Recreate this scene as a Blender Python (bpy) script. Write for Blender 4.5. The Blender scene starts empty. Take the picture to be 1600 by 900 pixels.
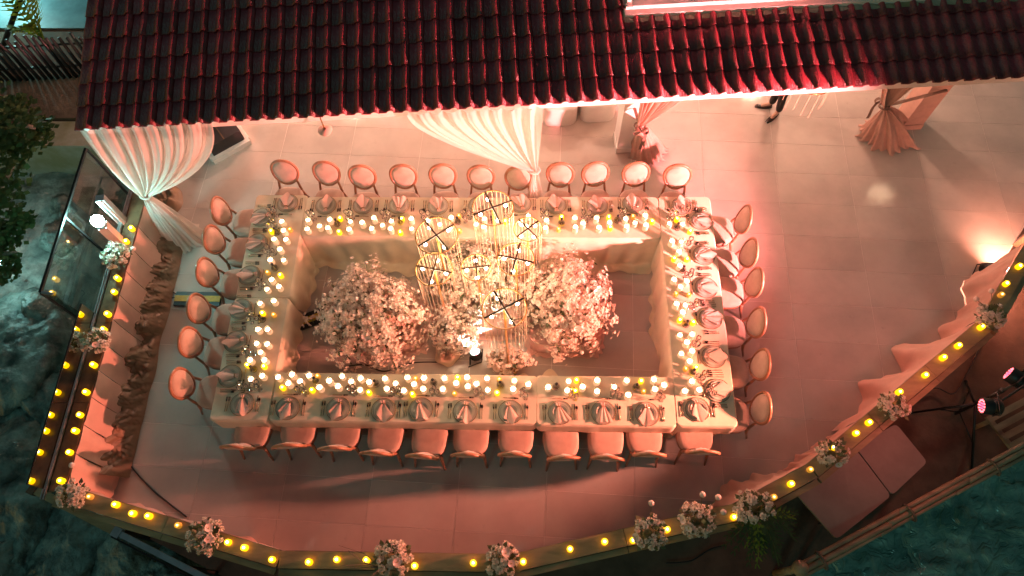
import bpy, math, random
from mathutils import Matrix, Vector, noise
R = math.radians
PI = math.pi
sc = bpy.context.scene
C = sc.collection

# ---------------------------------------------------------------- camera, sky, moonlight, exposure
cd = bpy.data.cameras.new('camera')
cam = bpy.data.objects.new('camera', cd)
C.objects.link(cam)
m3 = Matrix(((0.999617, -0.007895, 0.026523), (0.018621, 0.900892, -0.433643), (-0.020470, 0.433971, 0.900694)))
cam.matrix_world = Matrix.Translation((0, 0, 10)) @ m3.to_4x4()
cd.sensor_width = 36
cd.lens = 24.75
cd.clip_start = 0.1
cd.clip_end = 500
sc.camera = cam

w = bpy.data.worlds.new('World')
sc.world = w
w.use_nodes = True
wn = w.node_tree
sky = wn.nodes.new('ShaderNodeTexSky')
sky.sky_type = 'NISHITA'
sky.sun_disc = False
sky.sun_elevation = R(2.0)
sky.sun_rotation = R(240)
tint = wn.nodes.new('ShaderNodeMix')
tint.data_type = 'RGBA'
tint.blend_type = 'MULTIPLY'
tint.inputs[0].default_value = 1.0
tint.inputs[7].default_value = (0.8, 1.0, 0.85, 1)
wn.links.new(sky.outputs[0], tint.inputs[6])
bg = wn.nodes['Background']
wn.links.new(tint.outputs[2], bg.inputs[0])
bg.inputs[1].default_value = 0.04

sl = bpy.data.lights.new('moon', 'SUN')
sl.energy = 0.06
sl.angle = R(6)
sl.color = (0.30, 1.0, 0.88)
moon = bpy.data.objects.new('moon', sl)
C.objects.link(moon)
moon.rotation_euler = (R(38), R(-30), 0)

vs = sc.view_settings
vs.view_transform = 'Standard'
vs.look = 'None'
vs.exposure = 1.42
vs.gamma = 1.0
vs.use_curve_mapping = False
sc.cycles.max_bounces = 8
sc.cycles.transparent_max_bounces = 48
sc.cycles.sample_clamp_indirect = 4.0
sc.cycles.caustics_reflective = False
sc.cycles.caustics_refractive = False

# ---------------------------------------------------------------- helpers
def rnd(a, b): return random.uniform(a, b)

def V(*a): return Vector(a)

class MB:
    """collects faces and links them as ONE mesh object"""
    def __init__(s): s.v = []; s.f = []
    def add(s, vs, fs):
        b = len(s.v); s.v += [tuple(p) for p in vs]; s.f += [tuple(i + b for i in f) for f in fs]
    def box(s, c, d, rz=0, M=None):
        x, y, z = d[0] / 2, d[1] / 2, d[2] / 2
        vs = [V(i, j, k) for k in (-z, z) for (i, j) in ((-x, -y), (x, -y), (x, y), (-x, y))]
        m = M if M is not None else Matrix.Rotation(rz, 3, 'Z')
        s.add([m @ p + Vector(c) for p in vs],
              [(3, 2, 1, 0), (4, 5, 6, 7), (0, 1, 5, 4), (1, 2, 6, 5), (2, 3, 7, 6), (3, 0, 4, 7)])
        return s
    def bar(s, p, q, w, h, up=(0, 0, 1)):
        p = Vector(p); q = Vector(q); d = q - p; L = d.length; d.normalize()
        u = Vector(up); sd = d.cross(u)
        if sd.length < 1e-4: sd = d.cross(V(1, 0, 0))
        sd.normalize(); u = sd.cross(d)
        m = Matrix((d, sd, u)).transposed()
        return s.box((p + q) / 2, (L, w, h), M=m)
    def tube(s, pts, r, n=8, cap=True, closed=False):
        pts = [Vector(p) for p in pts]; N = len(pts)
        rs = r if isinstance(r, (list, tuple)) else [r] * N
        rings = []; a = None
        for i, p in enumerate(pts):
            if closed: t = pts[(i + 1) % N] - pts[i - 1]
            else: t = pts[min(i + 1, N - 1)] - pts[max(i - 1, 0)]
            if t.length < 1e-9: t = V(0, 0, 1)
            t.normalize()
            if a is None:
                a = t.cross(V(0, 0, 1))
                if a.length < .05: a = t.cross(V(1, 0, 0))
            a = a - t * a.dot(t); a.normalize(); b = t.cross(a)
            rings.append([p + (a * math.cos(2 * PI * k / n) + b * math.sin(2 * PI * k / n)) * rs[i] for k in range(n)])
        vs = [q for g in rings for q in g]; fs = []
        for i in range(N if closed else N - 1):
            j = (i + 1) % N
            for k in range(n):
                fs.append((i * n + k, i * n + (k + 1) % n, j * n + (k + 1) % n, j * n + k))
        if cap and not closed:
            fs.append(tuple(range(n - 1, -1, -1))); fs.append(tuple((N - 1) * n + k for k in range(n)))
        s.add(vs, fs); return s
    def lathe(s, prof, n=16, M=None, close=False):
        M = M or Matrix.Identity(4); vs = []; fs = []
        for (r, z) in prof:
            for k in range(n):
                vs.append(M @ V(r * math.cos(2 * PI * k / n), r * math.sin(2 * PI * k / n), z))
        for i in range(len(prof) - 1):
            for k in range(n):
                fs.append((i * n + k, i * n + (k + 1) % n, (i + 1) * n + (k + 1) % n, (i + 1) * n + k))
        if prof[0][0] > 1e-5 and close: fs.append(tuple(range(n - 1, -1, -1)))
        if prof[-1][0] > 1e-5 and close: fs.append(tuple((len(prof) - 1) * n + k for k in range(n)))
        s.add(vs, fs); return s
    def ball(s, c, r, n=10, m=6, sc_=(1, 1, 1)):
        c = Vector(c)
        prof = [(max(1e-4, r * math.sin(PI * i / m)), -r * math.cos(PI * i / m)) for i in range(m + 1)]
        return s.lathe(prof, n, Matrix.Translation(c) @ Matrix.Diagonal((*sc_, 1)))
    def grid(s, fn, nu, nv, flip=False):
        vs = [fn(i / nu, j / nv) for j in range(nv + 1) for i in range(nu + 1)]
        fs = []
        for j in range(nv):
            for i in range(nu):
                a = j * (nu + 1) + i; q = (a, a + 1, a + nu + 2, a + nu + 1)
                fs.append(q[::-1] if flip else q)
        s.add(vs, fs); return s
    def prism(s, poly, z0, z1):
        n = len(poly)
        s.add([(x, y, z0) for x, y in poly] + [(x, y, z1) for x, y in poly],
              [tuple(range(n - 1, -1, -1)), tuple(range(n, 2 * n))] + [(i, (i + 1) % n, n + (i + 1) % n, n + i) for i in range(n)])
        return s
    def mesh(s, name, mat, smooth=False):
        me = bpy.data.meshes.new(name)
        me.from_pydata(s.v, [], s.f)
        me.materials.append(mat)
        if smooth: me.polygons.foreach_set('use_smooth', [True] * len(me.polygons))
        me.update()
        return me
    def build(s, name, mat, parent=None, smooth=False):
        return ob(name, s.mesh(name, mat, smooth), parent)

def ob(name, me, parent=None, loc=None, rz=0, M=None):
    o = bpy.data.objects.new(name, me)
    C.objects.link(o)
    if M is not None: o.matrix_local = M
    else:
        if loc is not None: o.location = loc
        if rz: o.rotation_euler = (0, 0, rz)
    if parent is not None:
        o.parent = parent
        if parent.get('abs'): o.matrix_parent_inverse = Matrix.Translation(-Vector(parent['abs']))
    return o

def tag(o, label, cat, group=None):
    o['label'] = label; o['category'] = cat
    if group: o['group'] = group
    return o

def thing(name, label, cat, loc=(0, 0, 0), rz=0, group=None, absolute=False):
    o = bpy.data.objects.new(name, None); C.objects.link(o)
    o.empty_display_size = .1
    o.location = loc; o.rotation_euler = (0, 0, rz)
    if absolute: o['abs'] = tuple(loc)
    return tag(o, label, cat, group)

def struct(o): o['kind'] = 'structure'; return o
def stuff(o): o['kind'] = 'stuff'; return o

ORD = ['first', 'second', 'third', 'fourth', 'fifth', 'sixth', 'seventh', 'eighth', 'ninth', 'tenth', 'eleventh', 'twelfth', 'thirteenth',
       'fourteenth', 'fifteenth', 'sixteenth', 'seventeenth', 'eighteenth', 'nineteenth', 'twentieth']
def nth(i):
    if i < 20: return ORD[i]
    tens = {2: 'twenty', 3: 'thirty', 4: 'forty', 5: 'fifty', 6: 'sixty'}
    n = i + 1
    if n % 10 == 0: return {3: 'thirtieth', 4: 'fortieth', 5: 'fiftieth', 6: 'sixtieth'}[n // 10]
    return tens[n // 10] + '-' + ORD[n % 10 - 1]

# ---------------------------------------------------------------- materials
def mat(name, col, rough=.6, metal=0, var=.0, scale=8, bump=0, bscale=60, emit=None, es=0, col2=None, trans=0, sheen=0, detail=4, island=0, spec=.5, stretch=None, coat=0, bdist=.02, orand=0, spots=0):
    m = bpy.data.materials.new(name); m.use_nodes = True
    nt = m.node_tree; b = nt.nodes['Principled BSDF']; L = nt.links.new
    b.inputs['Base Color'].default_value = (*col, 1)
    b.inputs['Roughness'].default_value = rough
    b.inputs['Metallic'].default_value = metal
    b.inputs['Specular IOR Level'].default_value = spec
    if coat: b.inputs['Coat Weight'].default_value = coat
    if sheen: b.inputs['Sheen Weight'].default_value = sheen
    tc = nt.nodes.new('ShaderNodeTexCoord'); vec = tc.outputs['Object']
    if stretch:
        mp = nt.nodes.new('ShaderNodeMapping'); mp.inputs['Scale'].default_value = stretch
        L(vec, mp.inputs['Vector']); vec = mp.outputs[0]
    if var or col2:
        n = nt.nodes.new('ShaderNodeTexNoise'); n.inputs['Scale'].default_value = scale; n.inputs['Detail'].default_value = detail
        n.inputs['Roughness'].default_value = .6
        L(vec, n.inputs['Vector'])
        r = nt.nodes.new('ShaderNodeValToRGB')
        c2 = col2 or tuple(max(0, c * (1 - var)) for c in col); c1 = col if col2 else tuple(min(1, c * (1 + var)) for c in col)
        r.color_ramp.elements[0].position = .36; r.color_ramp.elements[1].position = .64
        r.color_ramp.elements[0].color = (*c2, 1); r.color_ramp.elements[1].color = (*c1, 1)
        L(n.outputs[0], r.inputs[0]); L(r.outputs[0], b.inputs['Base Color'])
        last = r.outputs[0]
        if rough > .05 and rough < .95:
            mr = nt.nodes.new('ShaderNodeMapRange'); mr.inputs[3].default_value = rough * .85; mr.inputs[4].default_value = min(1, rough * 1.15)
            L(n.outputs[0], mr.inputs[0]); L(mr.outputs[0], b.inputs['Roughness'])
    if island:
        g = nt.nodes.new('ShaderNodeNewGeometry')
        r = nt.nodes.new('ShaderNodeValToRGB'); r.color_ramp.interpolation = 'CONSTANT'
        els = r.color_ramp.elements
        for k, c in enumerate(island):
            e = els[k] if k < 2 else els.new(k / len(island))
            e.position = k / len(island); e.color = (*c, 1)
        L(g.outputs['Random Per Island'], r.inputs[0]); L(r.outputs[0], b.inputs['Base Color'])
    if orand or spots:
        src = b.inputs['Base Color'].links[0].from_socket
        if orand:
            oi = nt.nodes.new('ShaderNodeObjectInfo'); mr = nt.nodes.new('ShaderNodeMapRange'); mr.inputs[3].default_value = 1 - orand; mr.inputs[4].default_value = 1 + orand * .6
            L(oi.outputs['Random'], mr.inputs[0])
            mm = nt.nodes.new('ShaderNodeMix'); mm.data_type = 'RGBA'; mm.blend_type = 'MULTIPLY'; mm.inputs[0].default_value = 1
            L(src, mm.inputs[6]); L(mr.outputs[0], mm.inputs[7]); src = mm.outputs[2]
        if spots:
            vo = nt.nodes.new('ShaderNodeTexNoise'); vo.inputs['Scale'].default_value = 7; vo.inputs['Detail'].default_value = 9; vo.inputs['Roughness'].default_value = .75
            L(tc.outputs['Object'], vo.inputs['Vector'])
            rr = nt.nodes.new('ShaderNodeMapRange'); rr.inputs[1].default_value = .60; rr.inputs[2].default_value = .78; rr.inputs[3].default_value = 0; rr.inputs[4].default_value = spots
            L(vo.outputs[0], rr.inputs[0])
            m2 = nt.nodes.new('ShaderNodeMix'); m2.data_type = 'RGBA'; L(rr.outputs[0], m2.inputs[0]); L(src, m2.inputs[6]); m2.inputs[7].default_value = (col[0] * .45, col[1] * .42, col[2] * .38, 1); src = m2.outputs[2]
        L(src, b.inputs['Base Color'])
    if bump:
        n2 = nt.nodes.new('ShaderNodeTexNoise'); n2.inputs['Scale'].default_value = bscale; n2.inputs['Detail'].default_value = 5
        L(vec, n2.inputs['Vector'])
        bp = nt.nodes.new('ShaderNodeBump'); bp.inputs['Strength'].default_value = bump; bp.inputs['Distance'].default_value = bdist
        L(n2.outputs[0], bp.inputs['Height']); L(bp.outputs[0], b.inputs['Normal'])
    if emit:
        b.inputs['Emission Color'].default_value = (*emit, 1); b.inputs['Emission Strength'].default_value = es
    if trans:
        t = nt.nodes.new('ShaderNodeBsdfTranslucent'); t.inputs[0].default_value = (*col, 1)
        mx = nt.nodes.new('ShaderNodeMixShader'); mx.inputs[0].default_value = trans
        L(b.outputs[0], mx.inputs[1]); L(t.outputs[0], mx.inputs[2]); L(mx.outputs[0], nt.nodes['Material Output'].inputs[0])
    return m

def thin(m, k):
    nt = m.node_tree; out = nt.nodes['Material Output']; sh = out.inputs[0].links[0].from_socket
    t = nt.nodes.new('ShaderNodeBsdfTransparent'); mx = nt.nodes.new('ShaderNodeMixShader'); mx.inputs[0].default_value = k
    nt.links.new(sh, mx.inputs[1]); nt.links.new(t.outputs[0], mx.inputs[2]); nt.links.new(mx.outputs[0], out.inputs[0]); return m

def glass(name, tint=(1, 1, 1), refl=1.0, dens=0.0):
    m = bpy.data.materials.new(name); m.use_nodes = True
    nt = m.node_tree; L = nt.links.new; nt.nodes.remove(nt.nodes['Principled BSDF'])
    t = nt.nodes.new('ShaderNodeBsdfTransparent'); t.inputs[0].default_value = (*tint, 1)
    g = nt.nodes.new('ShaderNodeBsdfGlossy'); g.inputs['Roughness'].default_value = .03
    f = nt.nodes.new('ShaderNodeFresnel'); f.inputs[0].default_value = 1.5
    mt = nt.nodes.new('ShaderNodeMath'); mt.operation = 'MULTIPLY_ADD'; mt.inputs[1].default_value = refl; mt.inputs[2].default_value = dens
    mx = nt.nodes.new('ShaderNodeMixShader')
    L(f.outputs[0], mt.inputs[0]); L(mt.outputs[0], mx.inputs[0]); L(t.outputs[0], mx.inputs[1]); L(g.outputs[0], mx.inputs[2])
    L(mx.outputs[0], nt.nodes['Material Output'].inputs[0])
    return m

def emis(name, col, s):
    m = bpy.data.materials.new(name); m.use_nodes = True
    nt = m.node_tree; nt.nodes.remove(nt.nodes['Principled BSDF'])
    e = nt.nodes.new('ShaderNodeEmission'); e.inputs[0].default_value = (*col, 1); e.inputs[1].default_value = s
    nt.links.new(e.outputs[0], nt.nodes['Material Output'].inputs[0]); return m

M_tile = mat('floor_porcelain', (.50, .45, .40), .085, var=.09, scale=1.3, bump=.03, bscale=90, orand=.07, spots=.5)
M_grout = mat('floor_grout', (.78, .72, .66), .8, var=.1)
M_roof = mat('roof_clay', (.21, .022, .034), .38, var=.5, scale=4, bump=.6, bscale=40, spec=.6, orand=.45)
M_white = mat('white_paint', (.78, .74, .69), .5, var=.05, scale=3, bump=.05)
M_plaster = mat('plaster', (.62, .58, .53), .8, var=.1, scale=4, bump=.15)
M_cloth = mat('cream_tablecloth', (.74, .61, .44), .85, var=.06, scale=5, bump=.25, bscale=7, sheen=.2)
M_pinkcloth = mat('pink_satin', (.70, .45, .38), .5, var=.08, scale=5, bump=.15, bscale=10, sheen=.2)
M_sheer = mat('sheer_voile', (.82, .75, .68), .8, var=.04, trans=.40, bump=.12, bscale=14)
thin(M_sheer, .22)
M_rose_sat = mat('dusty_pink_satin', (.55, .34, .27), .45, var=.08, trans=.1)
M_ribbon = mat('brown_ribbon', (.20, .12, .09), .4)
M_salmon = mat('salmon_fabric', (.66, .42, .33), .75, var=.06, scale=4, bump=.1, bscale=14)
M_brown = mat('brown_satin', (.26, .165, .10), .42, var=.12, scale=6, bump=.2, bscale=10)
M_chairwood = mat('chair_wood', (.34, .155, .085), .38, var=.25, scale=12, stretch=(1, 1, .2), coat=.2)
M_chairfab = mat('chair_linen', (.50, .36, .28), .9, var=.06, scale=10, bump=.2, bscale=220, sheen=.3)
M_wood = mat('weathered_rail_wood', (.36, .25, .13), .45, var=.3, scale=5, bump=.25, bscale=18, stretch=(.25, 1, 1), coat=.15)
M_dkwood = mat('dark_varnished_wood', (.13, .075, .04), .32, var=.35, scale=6, bump=.15, bscale=18, coat=.4)
M_deck = mat('deck_paint', (.16, .062, .045), .55, var=.25, scale=3, bump=.15, bscale=30)
M_panel = mat('panel_laminate', (.30, .25, .20), .5, var=.12, scale=2.5, bump=.05)
M_bamboo = mat('bamboo', (.34, .25, .15), .45, var=.25, scale=9, bump=.15, stretch=(.3, 1, 1))
M_black = mat('black_plastic', (.018, .017, .018), .45, var=.15)
M_blackmetal = mat('black_metal', (.03, .028, .028), .35, .6, var=.1)
M_steel = mat('aluminium', (.55, .56, .57), .32, .9, var=.1)
M_gold = mat('brushed_gold', (.55, .33, .12), .25, 1.0, var=.08)
M_goldwood = mat('gold_pole', (.62, .33, .10), .35, .7, var=.08)
M_cutlery = mat('cutlery_gold', (.50, .36, .20), .22, 1.0, var=.06)
M_cuthead = mat('cutlery_dark', (.09, .06, .045), .25, .8)
M_plate = mat('sage_porcelain', (.60, .56, .45), .18, var=.03, spec=.7)
M_plate2 = mat('stone_porcelain', (.46, .43, .34), .2, var=.04, spec=.7)
M_napkin = mat('dusty_pink_linen', (.80, .52, .42), .85, var=.06, bump=.1, bscale=70, trans=.1)
M_wax = mat('ivory_wax', (.82, .72, .60), .55, emit=(1.0, .52, .28), es=.26)
M_flame = emis('candle_flame', (1.0, .70, .38), 16)
M_wax2 = mat('amber_led_candle', (.75, .50, .02), .5, emit=(1.0, .50, .0), es=.75)
M_flame2 = emis('led_flame', (1.0, .78, .35), 8)
M_glass = glass('clear_glass', (.99, .985, .975), .9, .04)
M_pane = glass('railing_glass', (.62, .68, .66), 1.3, .05)
M_pane2 = glass('screen_glass', (.70, .76, .74), .22, .01)
M_holder = glass('candle_glass', (.985, .96, .93), .6, .03)
M_crystal = mat('crystal_strand', (.80, .66, .48), .10, spec=1.0)
_nt = M_crystal.node_tree; _t = _nt.nodes.new('ShaderNodeBsdfTransparent'); _m = _nt.nodes.new('ShaderNodeMixShader'); _m.inputs[0].default_value = .45
_nt.links.new(_nt.nodes['Principled BSDF'].outputs[0], _m.inputs[1]); _nt.links.new(_t.outputs[0], _m.inputs[2]); _nt.links.new(_m.outputs[0], _nt.nodes['Material Output'].inputs[0])
M_bulb = emis('filament_bulb', (1.0, .74, .48), 22)
M_globe = emis('globe_lamp', (.38, 1.0, .95), 135)
M_flower = mat('blossom', (.8, .65, .55), .7, island=((.84, .72, .60), (.88, .79, .69), (.82, .64, .54), (.87, .76, .66), (.76, .62, .48)), trans=.25)
M_rosemat = mat('rose_petals', (.8, .65, .55), .7, island=((.86, .77, .66), (.88, .80, .70), (.80, .66, .55), (.85, .78, .67), (.76, .67, .54)), trans=.15)
M_leaf = mat('bouquet_leaf', (.14, .17, .07), .6, island=((.13, .16, .06), (.20, .21, .10), (.11, .13, .06)), trans=.15)
M_core = mat('foliage_core', (.52, .42, .32), .9, var=.35, scale=25, bump=.5, bscale=40)
M_anth = mat('anthurium_spathe', (.78, .60, .52), .35, var=.05, spec=.7)
M_bigrose = mat('giant_paper_rose', (.80, .64, .50), .7, var=.03, trans=.25)
M_rock = mat('wet_rock', (.24, .31, .28), .45, col2=(.05, .07, .062), scale=3.2, bump=1.0, bscale=4, detail=12, bdist=.12)
M_sand = mat('pale_sand', (.40, .41, .37), .9, col2=(.16, .17, .155), scale=4, bump=.9, bscale=6, detail=10, bdist=.08)
M_earth = mat('brown_earth', (.12, .075, .05), .9, var=.25, scale=3, bump=.3, bscale=20)
M_conc = mat('stained_concrete', (.34, .31, .25), .85, col2=(.22, .19, .10), scale=1.8, bump=.2, bscale=12, detail=7)
M_pave = mat('teal_paving', (.16, .27, .30), .5, var=.2, scale=2.5, bump=.1)
M_foliage = mat('tree_leaf', (.06, .10, .03), .55, island=((.045, .085, .025), (.075, .12, .035), (.055, .10, .03)), trans=.25)
M_palm = mat('palm_leaf', (.22, .30, .03), .5, var=.25, trans=.3)
M_bark = mat('bark', (.16, .12, .085), .85, var=.3, bump=.5, bscale=15)
M_yellow = mat('yellow_plastic', (.55, .36, .03), .5, var=.15, scale=20)
M_shoe = mat('black_leather', (.02, .014, .014), .25, spec=.6)
M_trouser = mat('black_trousers', (.022, .02, .018), .8, var=.2, bump=.1)
M_skin = mat('skin', (.45, .28, .20), .55)
M_shirt = mat('dark_shirt', (.03, .03, .035), .8)
M_water = mat('sea_water', (.28, .50, .42), .16, spec=.6, col2=(.07, .19, .165), scale=1.6, detail=8, stretch=(1, 1.6, 1))
nt = M_water.node_tree
mus = nt.nodes.new('ShaderNodeTexNoise'); mus.inputs['Scale'].default_value = 4.5; mus.inputs['Detail'].default_value = 6
bp = nt.nodes.new('ShaderNodeBump'); bp.inputs['Strength'].default_value = .9; bp.inputs['Distance'].default_value = .25
nt.links.new(mus.outputs[0], bp.inputs['Height']); nt.links.new(bp.outputs[0], nt.nodes['Principled BSDF'].inputs['Normal'])

def lamp(name, kind, loc, energy, col, parent=None, **kw):
    l = bpy.data.lights.new(name, kind); l.energy = energy; l.color = col
    for k, v in kw.items():
        if k != 'aim': setattr(l, k, v)
    o = bpy.data.objects.new(name, l); C.objects.link(o); o.location = loc
    if 'aim' in kw:
        o.rotation_euler = (Vector(kw['aim']) - Vector(loc)).to_track_quat('-Z', 'Y').to_euler()
    if parent is not None:
        o.parent = parent
        if parent.get('abs'): o.matrix_parent_inverse = Matrix.Translation(-Vector(parent['abs']))
    return o

random.seed(7)
# ================================================================ SETTING
# railing line in plan, clockwise from the house side on the left
RAIL = [(-6.086, 6.107), (-6.031, 1.448), (-3.038, 0.688), (-0.199, 0.693), (2.560, 1.331), (3.586, 1.854), (6.275, 3.870), (7.039, 4.833), (8.283, 6.351)]
floor_poly = [(-6.35, 11.5)] + RAIL[:-1] + [(RAIL[-1][0], RAIL[-1][1]), (11.0, 11.5)]
def inset(poly, d):
    cx = sum(p[0] for p in poly) / len(poly); cy = sum(p[1] for p in poly) / len(poly)
    return [(cx + (x - cx) * (1 - d / 7), cy + (y - cy) * (1 - d / 7)) for x, y in poly]
base = struct(MB().prism(floor_poly, -.35, -.004).build('terrace_floor', M_grout))

def clip(poly, clipper):
    area = sum(clipper[i][0] * clipper[(i + 1) % len(clipper)][1] - clipper[(i + 1) % len(clipper)][0] * clipper[i][1] for i in range(len(clipper)))
    sg = 1 if area > 0 else -1
    out = poly
    for i in range(len(clipper)):
        a = clipper[i]; b = clipper[(i + 1) % len(clipper)]; inp = out; out = []
        if not inp: return []
        side = lambda p: sg * ((b[0] - a[0]) * (p[1] - a[1]) - (b[1] - a[1]) * (p[0] - a[0]))
        for j in range(len(inp)):
            p = inp[j]; q = inp[(j + 1) % len(inp)]; sp = side(p); sq = side(q)
            if sp >= 0: out.append(p)
            if (sp >= 0) != (sq >= 0):
                t = sp / (sp - sq); out.append((p[0] + (q[0] - p[0]) * t, p[1] + (q[1] - p[1]) * t))
    return out
ang = R(2.6)
ca, sa = math.cos(ang), math.sin(ang)
TW, TH, G = 1.22, .61, .006
shared = {}
for i in range(-8, 11):
    for j in range(0, 22):
        x0 = i * TW + .16; y0 = j * TH - .72
        q = [(x0 + G / 2, y0 + G / 2), (x0 + TW - G / 2, y0 + G / 2), (x0 + TW - G / 2, y0 + TH - G / 2), (x0 + G / 2, y0 + TH - G / 2)]
        q = [(x * ca + y * sa, -x * sa + y * ca) for x, y in q]
        cl = clip(q, floor_poly)
        if len(cl) < 3: continue
        ar = abs(sum(cl[k][0] * cl[(k + 1) % len(cl)][1] - cl[(k + 1) % len(cl)][0] * cl[k][1] for k in range(len(cl)))) / 2
        if ar < .01: continue
        if sum(p[1] for p in cl) / len(cl) > 9.4: continue
        me = MB().prism(cl, -.0035, 0.0).mesh('tile', M_tile)
        ob('tile', me, base)

# land and water around the terrace
def terrain(name, x0, x1, y0, y1, fn, nx, ny, m):
    o = MB().grid(lambda u, v: V(x0 + (x1 - x0) * u, y0 + (y1 - y0) * v, fn(x0 + (x1 - x0) * u, y0 + (y1 - y0) * v)), nx, ny).build(name, m, smooth=True)
    return struct(o)
def sand_h(x, y):
    p = V(x, y, 0)
    h = -1.75 + .14 * (-(x + 7)) * .3
    h += .16 * noise.noise(p * .9) + .10 * noise.noise(p * 2.3) + .06 * abs(noise.noise(p * 5)) + .03 * noise.noise(p * 11)
    return h
terrain('sand_slope', -24, -5.2, 3.4, 8.6, sand_h, 190, 70, M_sand)
def rock_h(x, y):
    p = V(x, y, 3)
    return -2.9 + .5 * noise.noise(p * .6) + .35 * abs(noise.noise(p * 1.4)) + .1 * noise.noise(p * 4)
terrain('rocky_shore', -24, 4.6, -8, 4.2, rock_h, 150, 70, M_rock)
def sea_h(x, y):
    p = V(x, y, 9)
    return -2.2 + .16 * noise.noise(p * 1.1) + .10 * abs(noise.noise(p * 2.6)) + .05 * noise.noise(p * 6) + .025 * noise.noise(p * 13)
sea = terrain('sea', 3.5, 17, -9, 8.5, sea_h, 200, 230, M_water)
struct(MB().grid(lambda u, v: V(-150 + 300 * u, -150 + 300 * v, -3.6), 2, 2).build('ground', M_earth))

def boulder(name, c, r, seed, label, sq=(1, 1, .75)):
    b = MB(); n, m = 84, 50
    off = V(seed * 7.3, seed * 3.1, seed)
    planes = []
    rs = random.Random(seed)
    for _ in range(16):
        q = V(rs.uniform(-1, 1), rs.uniform(-1, 1), rs.uniform(-.3, 1)).normalized(); planes.append((q, rs.uniform(.72, 1.0)))
    def f(u, v):
        th = 2 * PI * u; ph = PI * v
        d = V(math.sin(ph) * math.cos(th), math.sin(ph) * math.sin(th), -math.cos(ph))
        k = 1.15 + .18 * noise.noise(d * 1.3 + off)
        for (q, h) in planes:
            c_ = d.dot(q)
            if c_ > .2: k = min(k, h / c_)
        k += .07 * noise.noise(d * 3 + off) - .10 * abs(noise.noise(d * 4.5 + off)) + .035 * noise.noise(d * 11 + off) + .02 * noise.noise(d * 23 + off)
        return V(c[0] + d.x * r * k * sq[0], c[1] + d.y * r * k * sq[1], c[2] + d.z * r * k * sq[2])
    b.grid(f, n, m)
    return tag(b.build(name, M_rock, smooth=True), label, 'rock', 'boulders below the terrace')
BLD = [((30, 560), 1.15, 'large dark rounded boulder beside the sand, below the left railing'),
       ((95, 640), .75, 'dark boulder tucked against the left railing'),
       ((20, 700), .95, 'dark boulder at the left edge below the big rounded one'),
       ((60, 730), .6, 'small rock wedged beneath the left railing corner'),
       ((35, 800), .9, 'teal-lit boulder at the lower left edge'),
       ((120, 835), .8, 'pale cracked boulder under the railing corner'),
       ((190, 870), .7, 'low boulder in the lower left, right of the cracked one'),
       ((90, 900), .7, 'boulder cut by the bottom edge at the lower left'),
       ((10, 880), .7, 'boulder in the bottom left corner of the picture'),
       ((250, 905), .6, 'rock at the bottom edge under the outer handrail'),
       ((75, 500), .45, 'small grey rock between the sand and the glass panel'),
       ((95, 375), .38, 'small dark rock on the sand behind the glass panel'),
       ((105, 330), .30, 'little rock near the concrete wall seen through the glass')]
BP = [(-9.129, 4.159), (-8.093, 3.235), (-8.715, 2.563), (-8.176, 2.250), (-8.213, 1.531), (-7.220, 1.202), (-6.408, 0.880), (-7.344, 0.583), (-8.217, 0.755), (-5.720, 0.565), (-8.837, 4.908), (-9.105, 6.588), (-9.174, 7.241)]
for k, ((px, r, lab), p) in enumerate(zip(BLD, BP)):
    zc = -1.9 if k < 10 else -1.6
    boulder('boulder', (p[0], p[1], zc), r, k + 1.37, lab, (1, 1.1, .8))

# earth bank, low wall, paving behind
struct(MB().box((-13, 13.2, -.95), (14.6, 9, .6)).build('earth_bank', M_earth))
struct(MB().box((-12.2, 14.3, -.62), (12, 6.6, .03)).build('teal_pavement', M_pave))
lw = thing('low_wall', 'low stained concrete wall behind the sand at left', 'wall', (-9.5, 8.3, -2), absolute=True)
x = -16.0
k = 0
while x < -6.4:
    L = 1.9
    MB().box((x + L / 2, 8.35 + .03 * math.sin(k), -1.35), (L - .012, .5, 1.2)).build('wall_block', M_conc, lw)
    MB().box((x + L / 2, 8.35 + .03 * math.sin(k), -.72), (L - .006, .58, .07)).build('coping', M_conc, lw)
    x += L; k += 1

# dark bamboo picket fence at the upper left
fb = [(-10.581, 9.619), (-8.872, 9.751)]
fence = thing('picket_fence', 'dark bamboo picket fence in front of the teal paving, upper left', 'fence', (-9, 9.6, -.65), absolute=True)
p0 = V(*fb[0], -.65) + (V(*fb[0], 0) - V(*fb[1], 0)) * .5; p1 = V(*fb[1], -.65) + (V(*fb[1], 0) - V(*fb[0], 0)) * .3
for k in range(26):
    t = k / 25; p = p0.lerp(p1, t); h = rnd(.95, 1.15); dx = rnd(-.05, .05)
    MB().tube([p, p + V(dx * .4, rnd(-.03, .03), h * .5), p + V(dx, rnd(-.05, .05), h)], [.04, .036, .03], 7).build('picket', M_black if k % 3 else M_blackmetal, fence, True)
for h in (.25, .8):
    MB().tube([p0 + V(0, .05, h), p1 + V(0, .05, h)], .022, 6).build('rail', M_blackmetal, fence, True)
pole0 = (-9.860, 10.552, 0.400); pole1 = (-10.807, 10.361, -0.600)
tag(MB().tube([pole1, pole0, tuple(2 * a - b for a, b in zip(pole0, pole1))], .05, 8).build('leaning_pole', M_blackmetal, None, True), 'dark slanting pole above the teal paving in the top left corner', 'pole')

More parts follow.
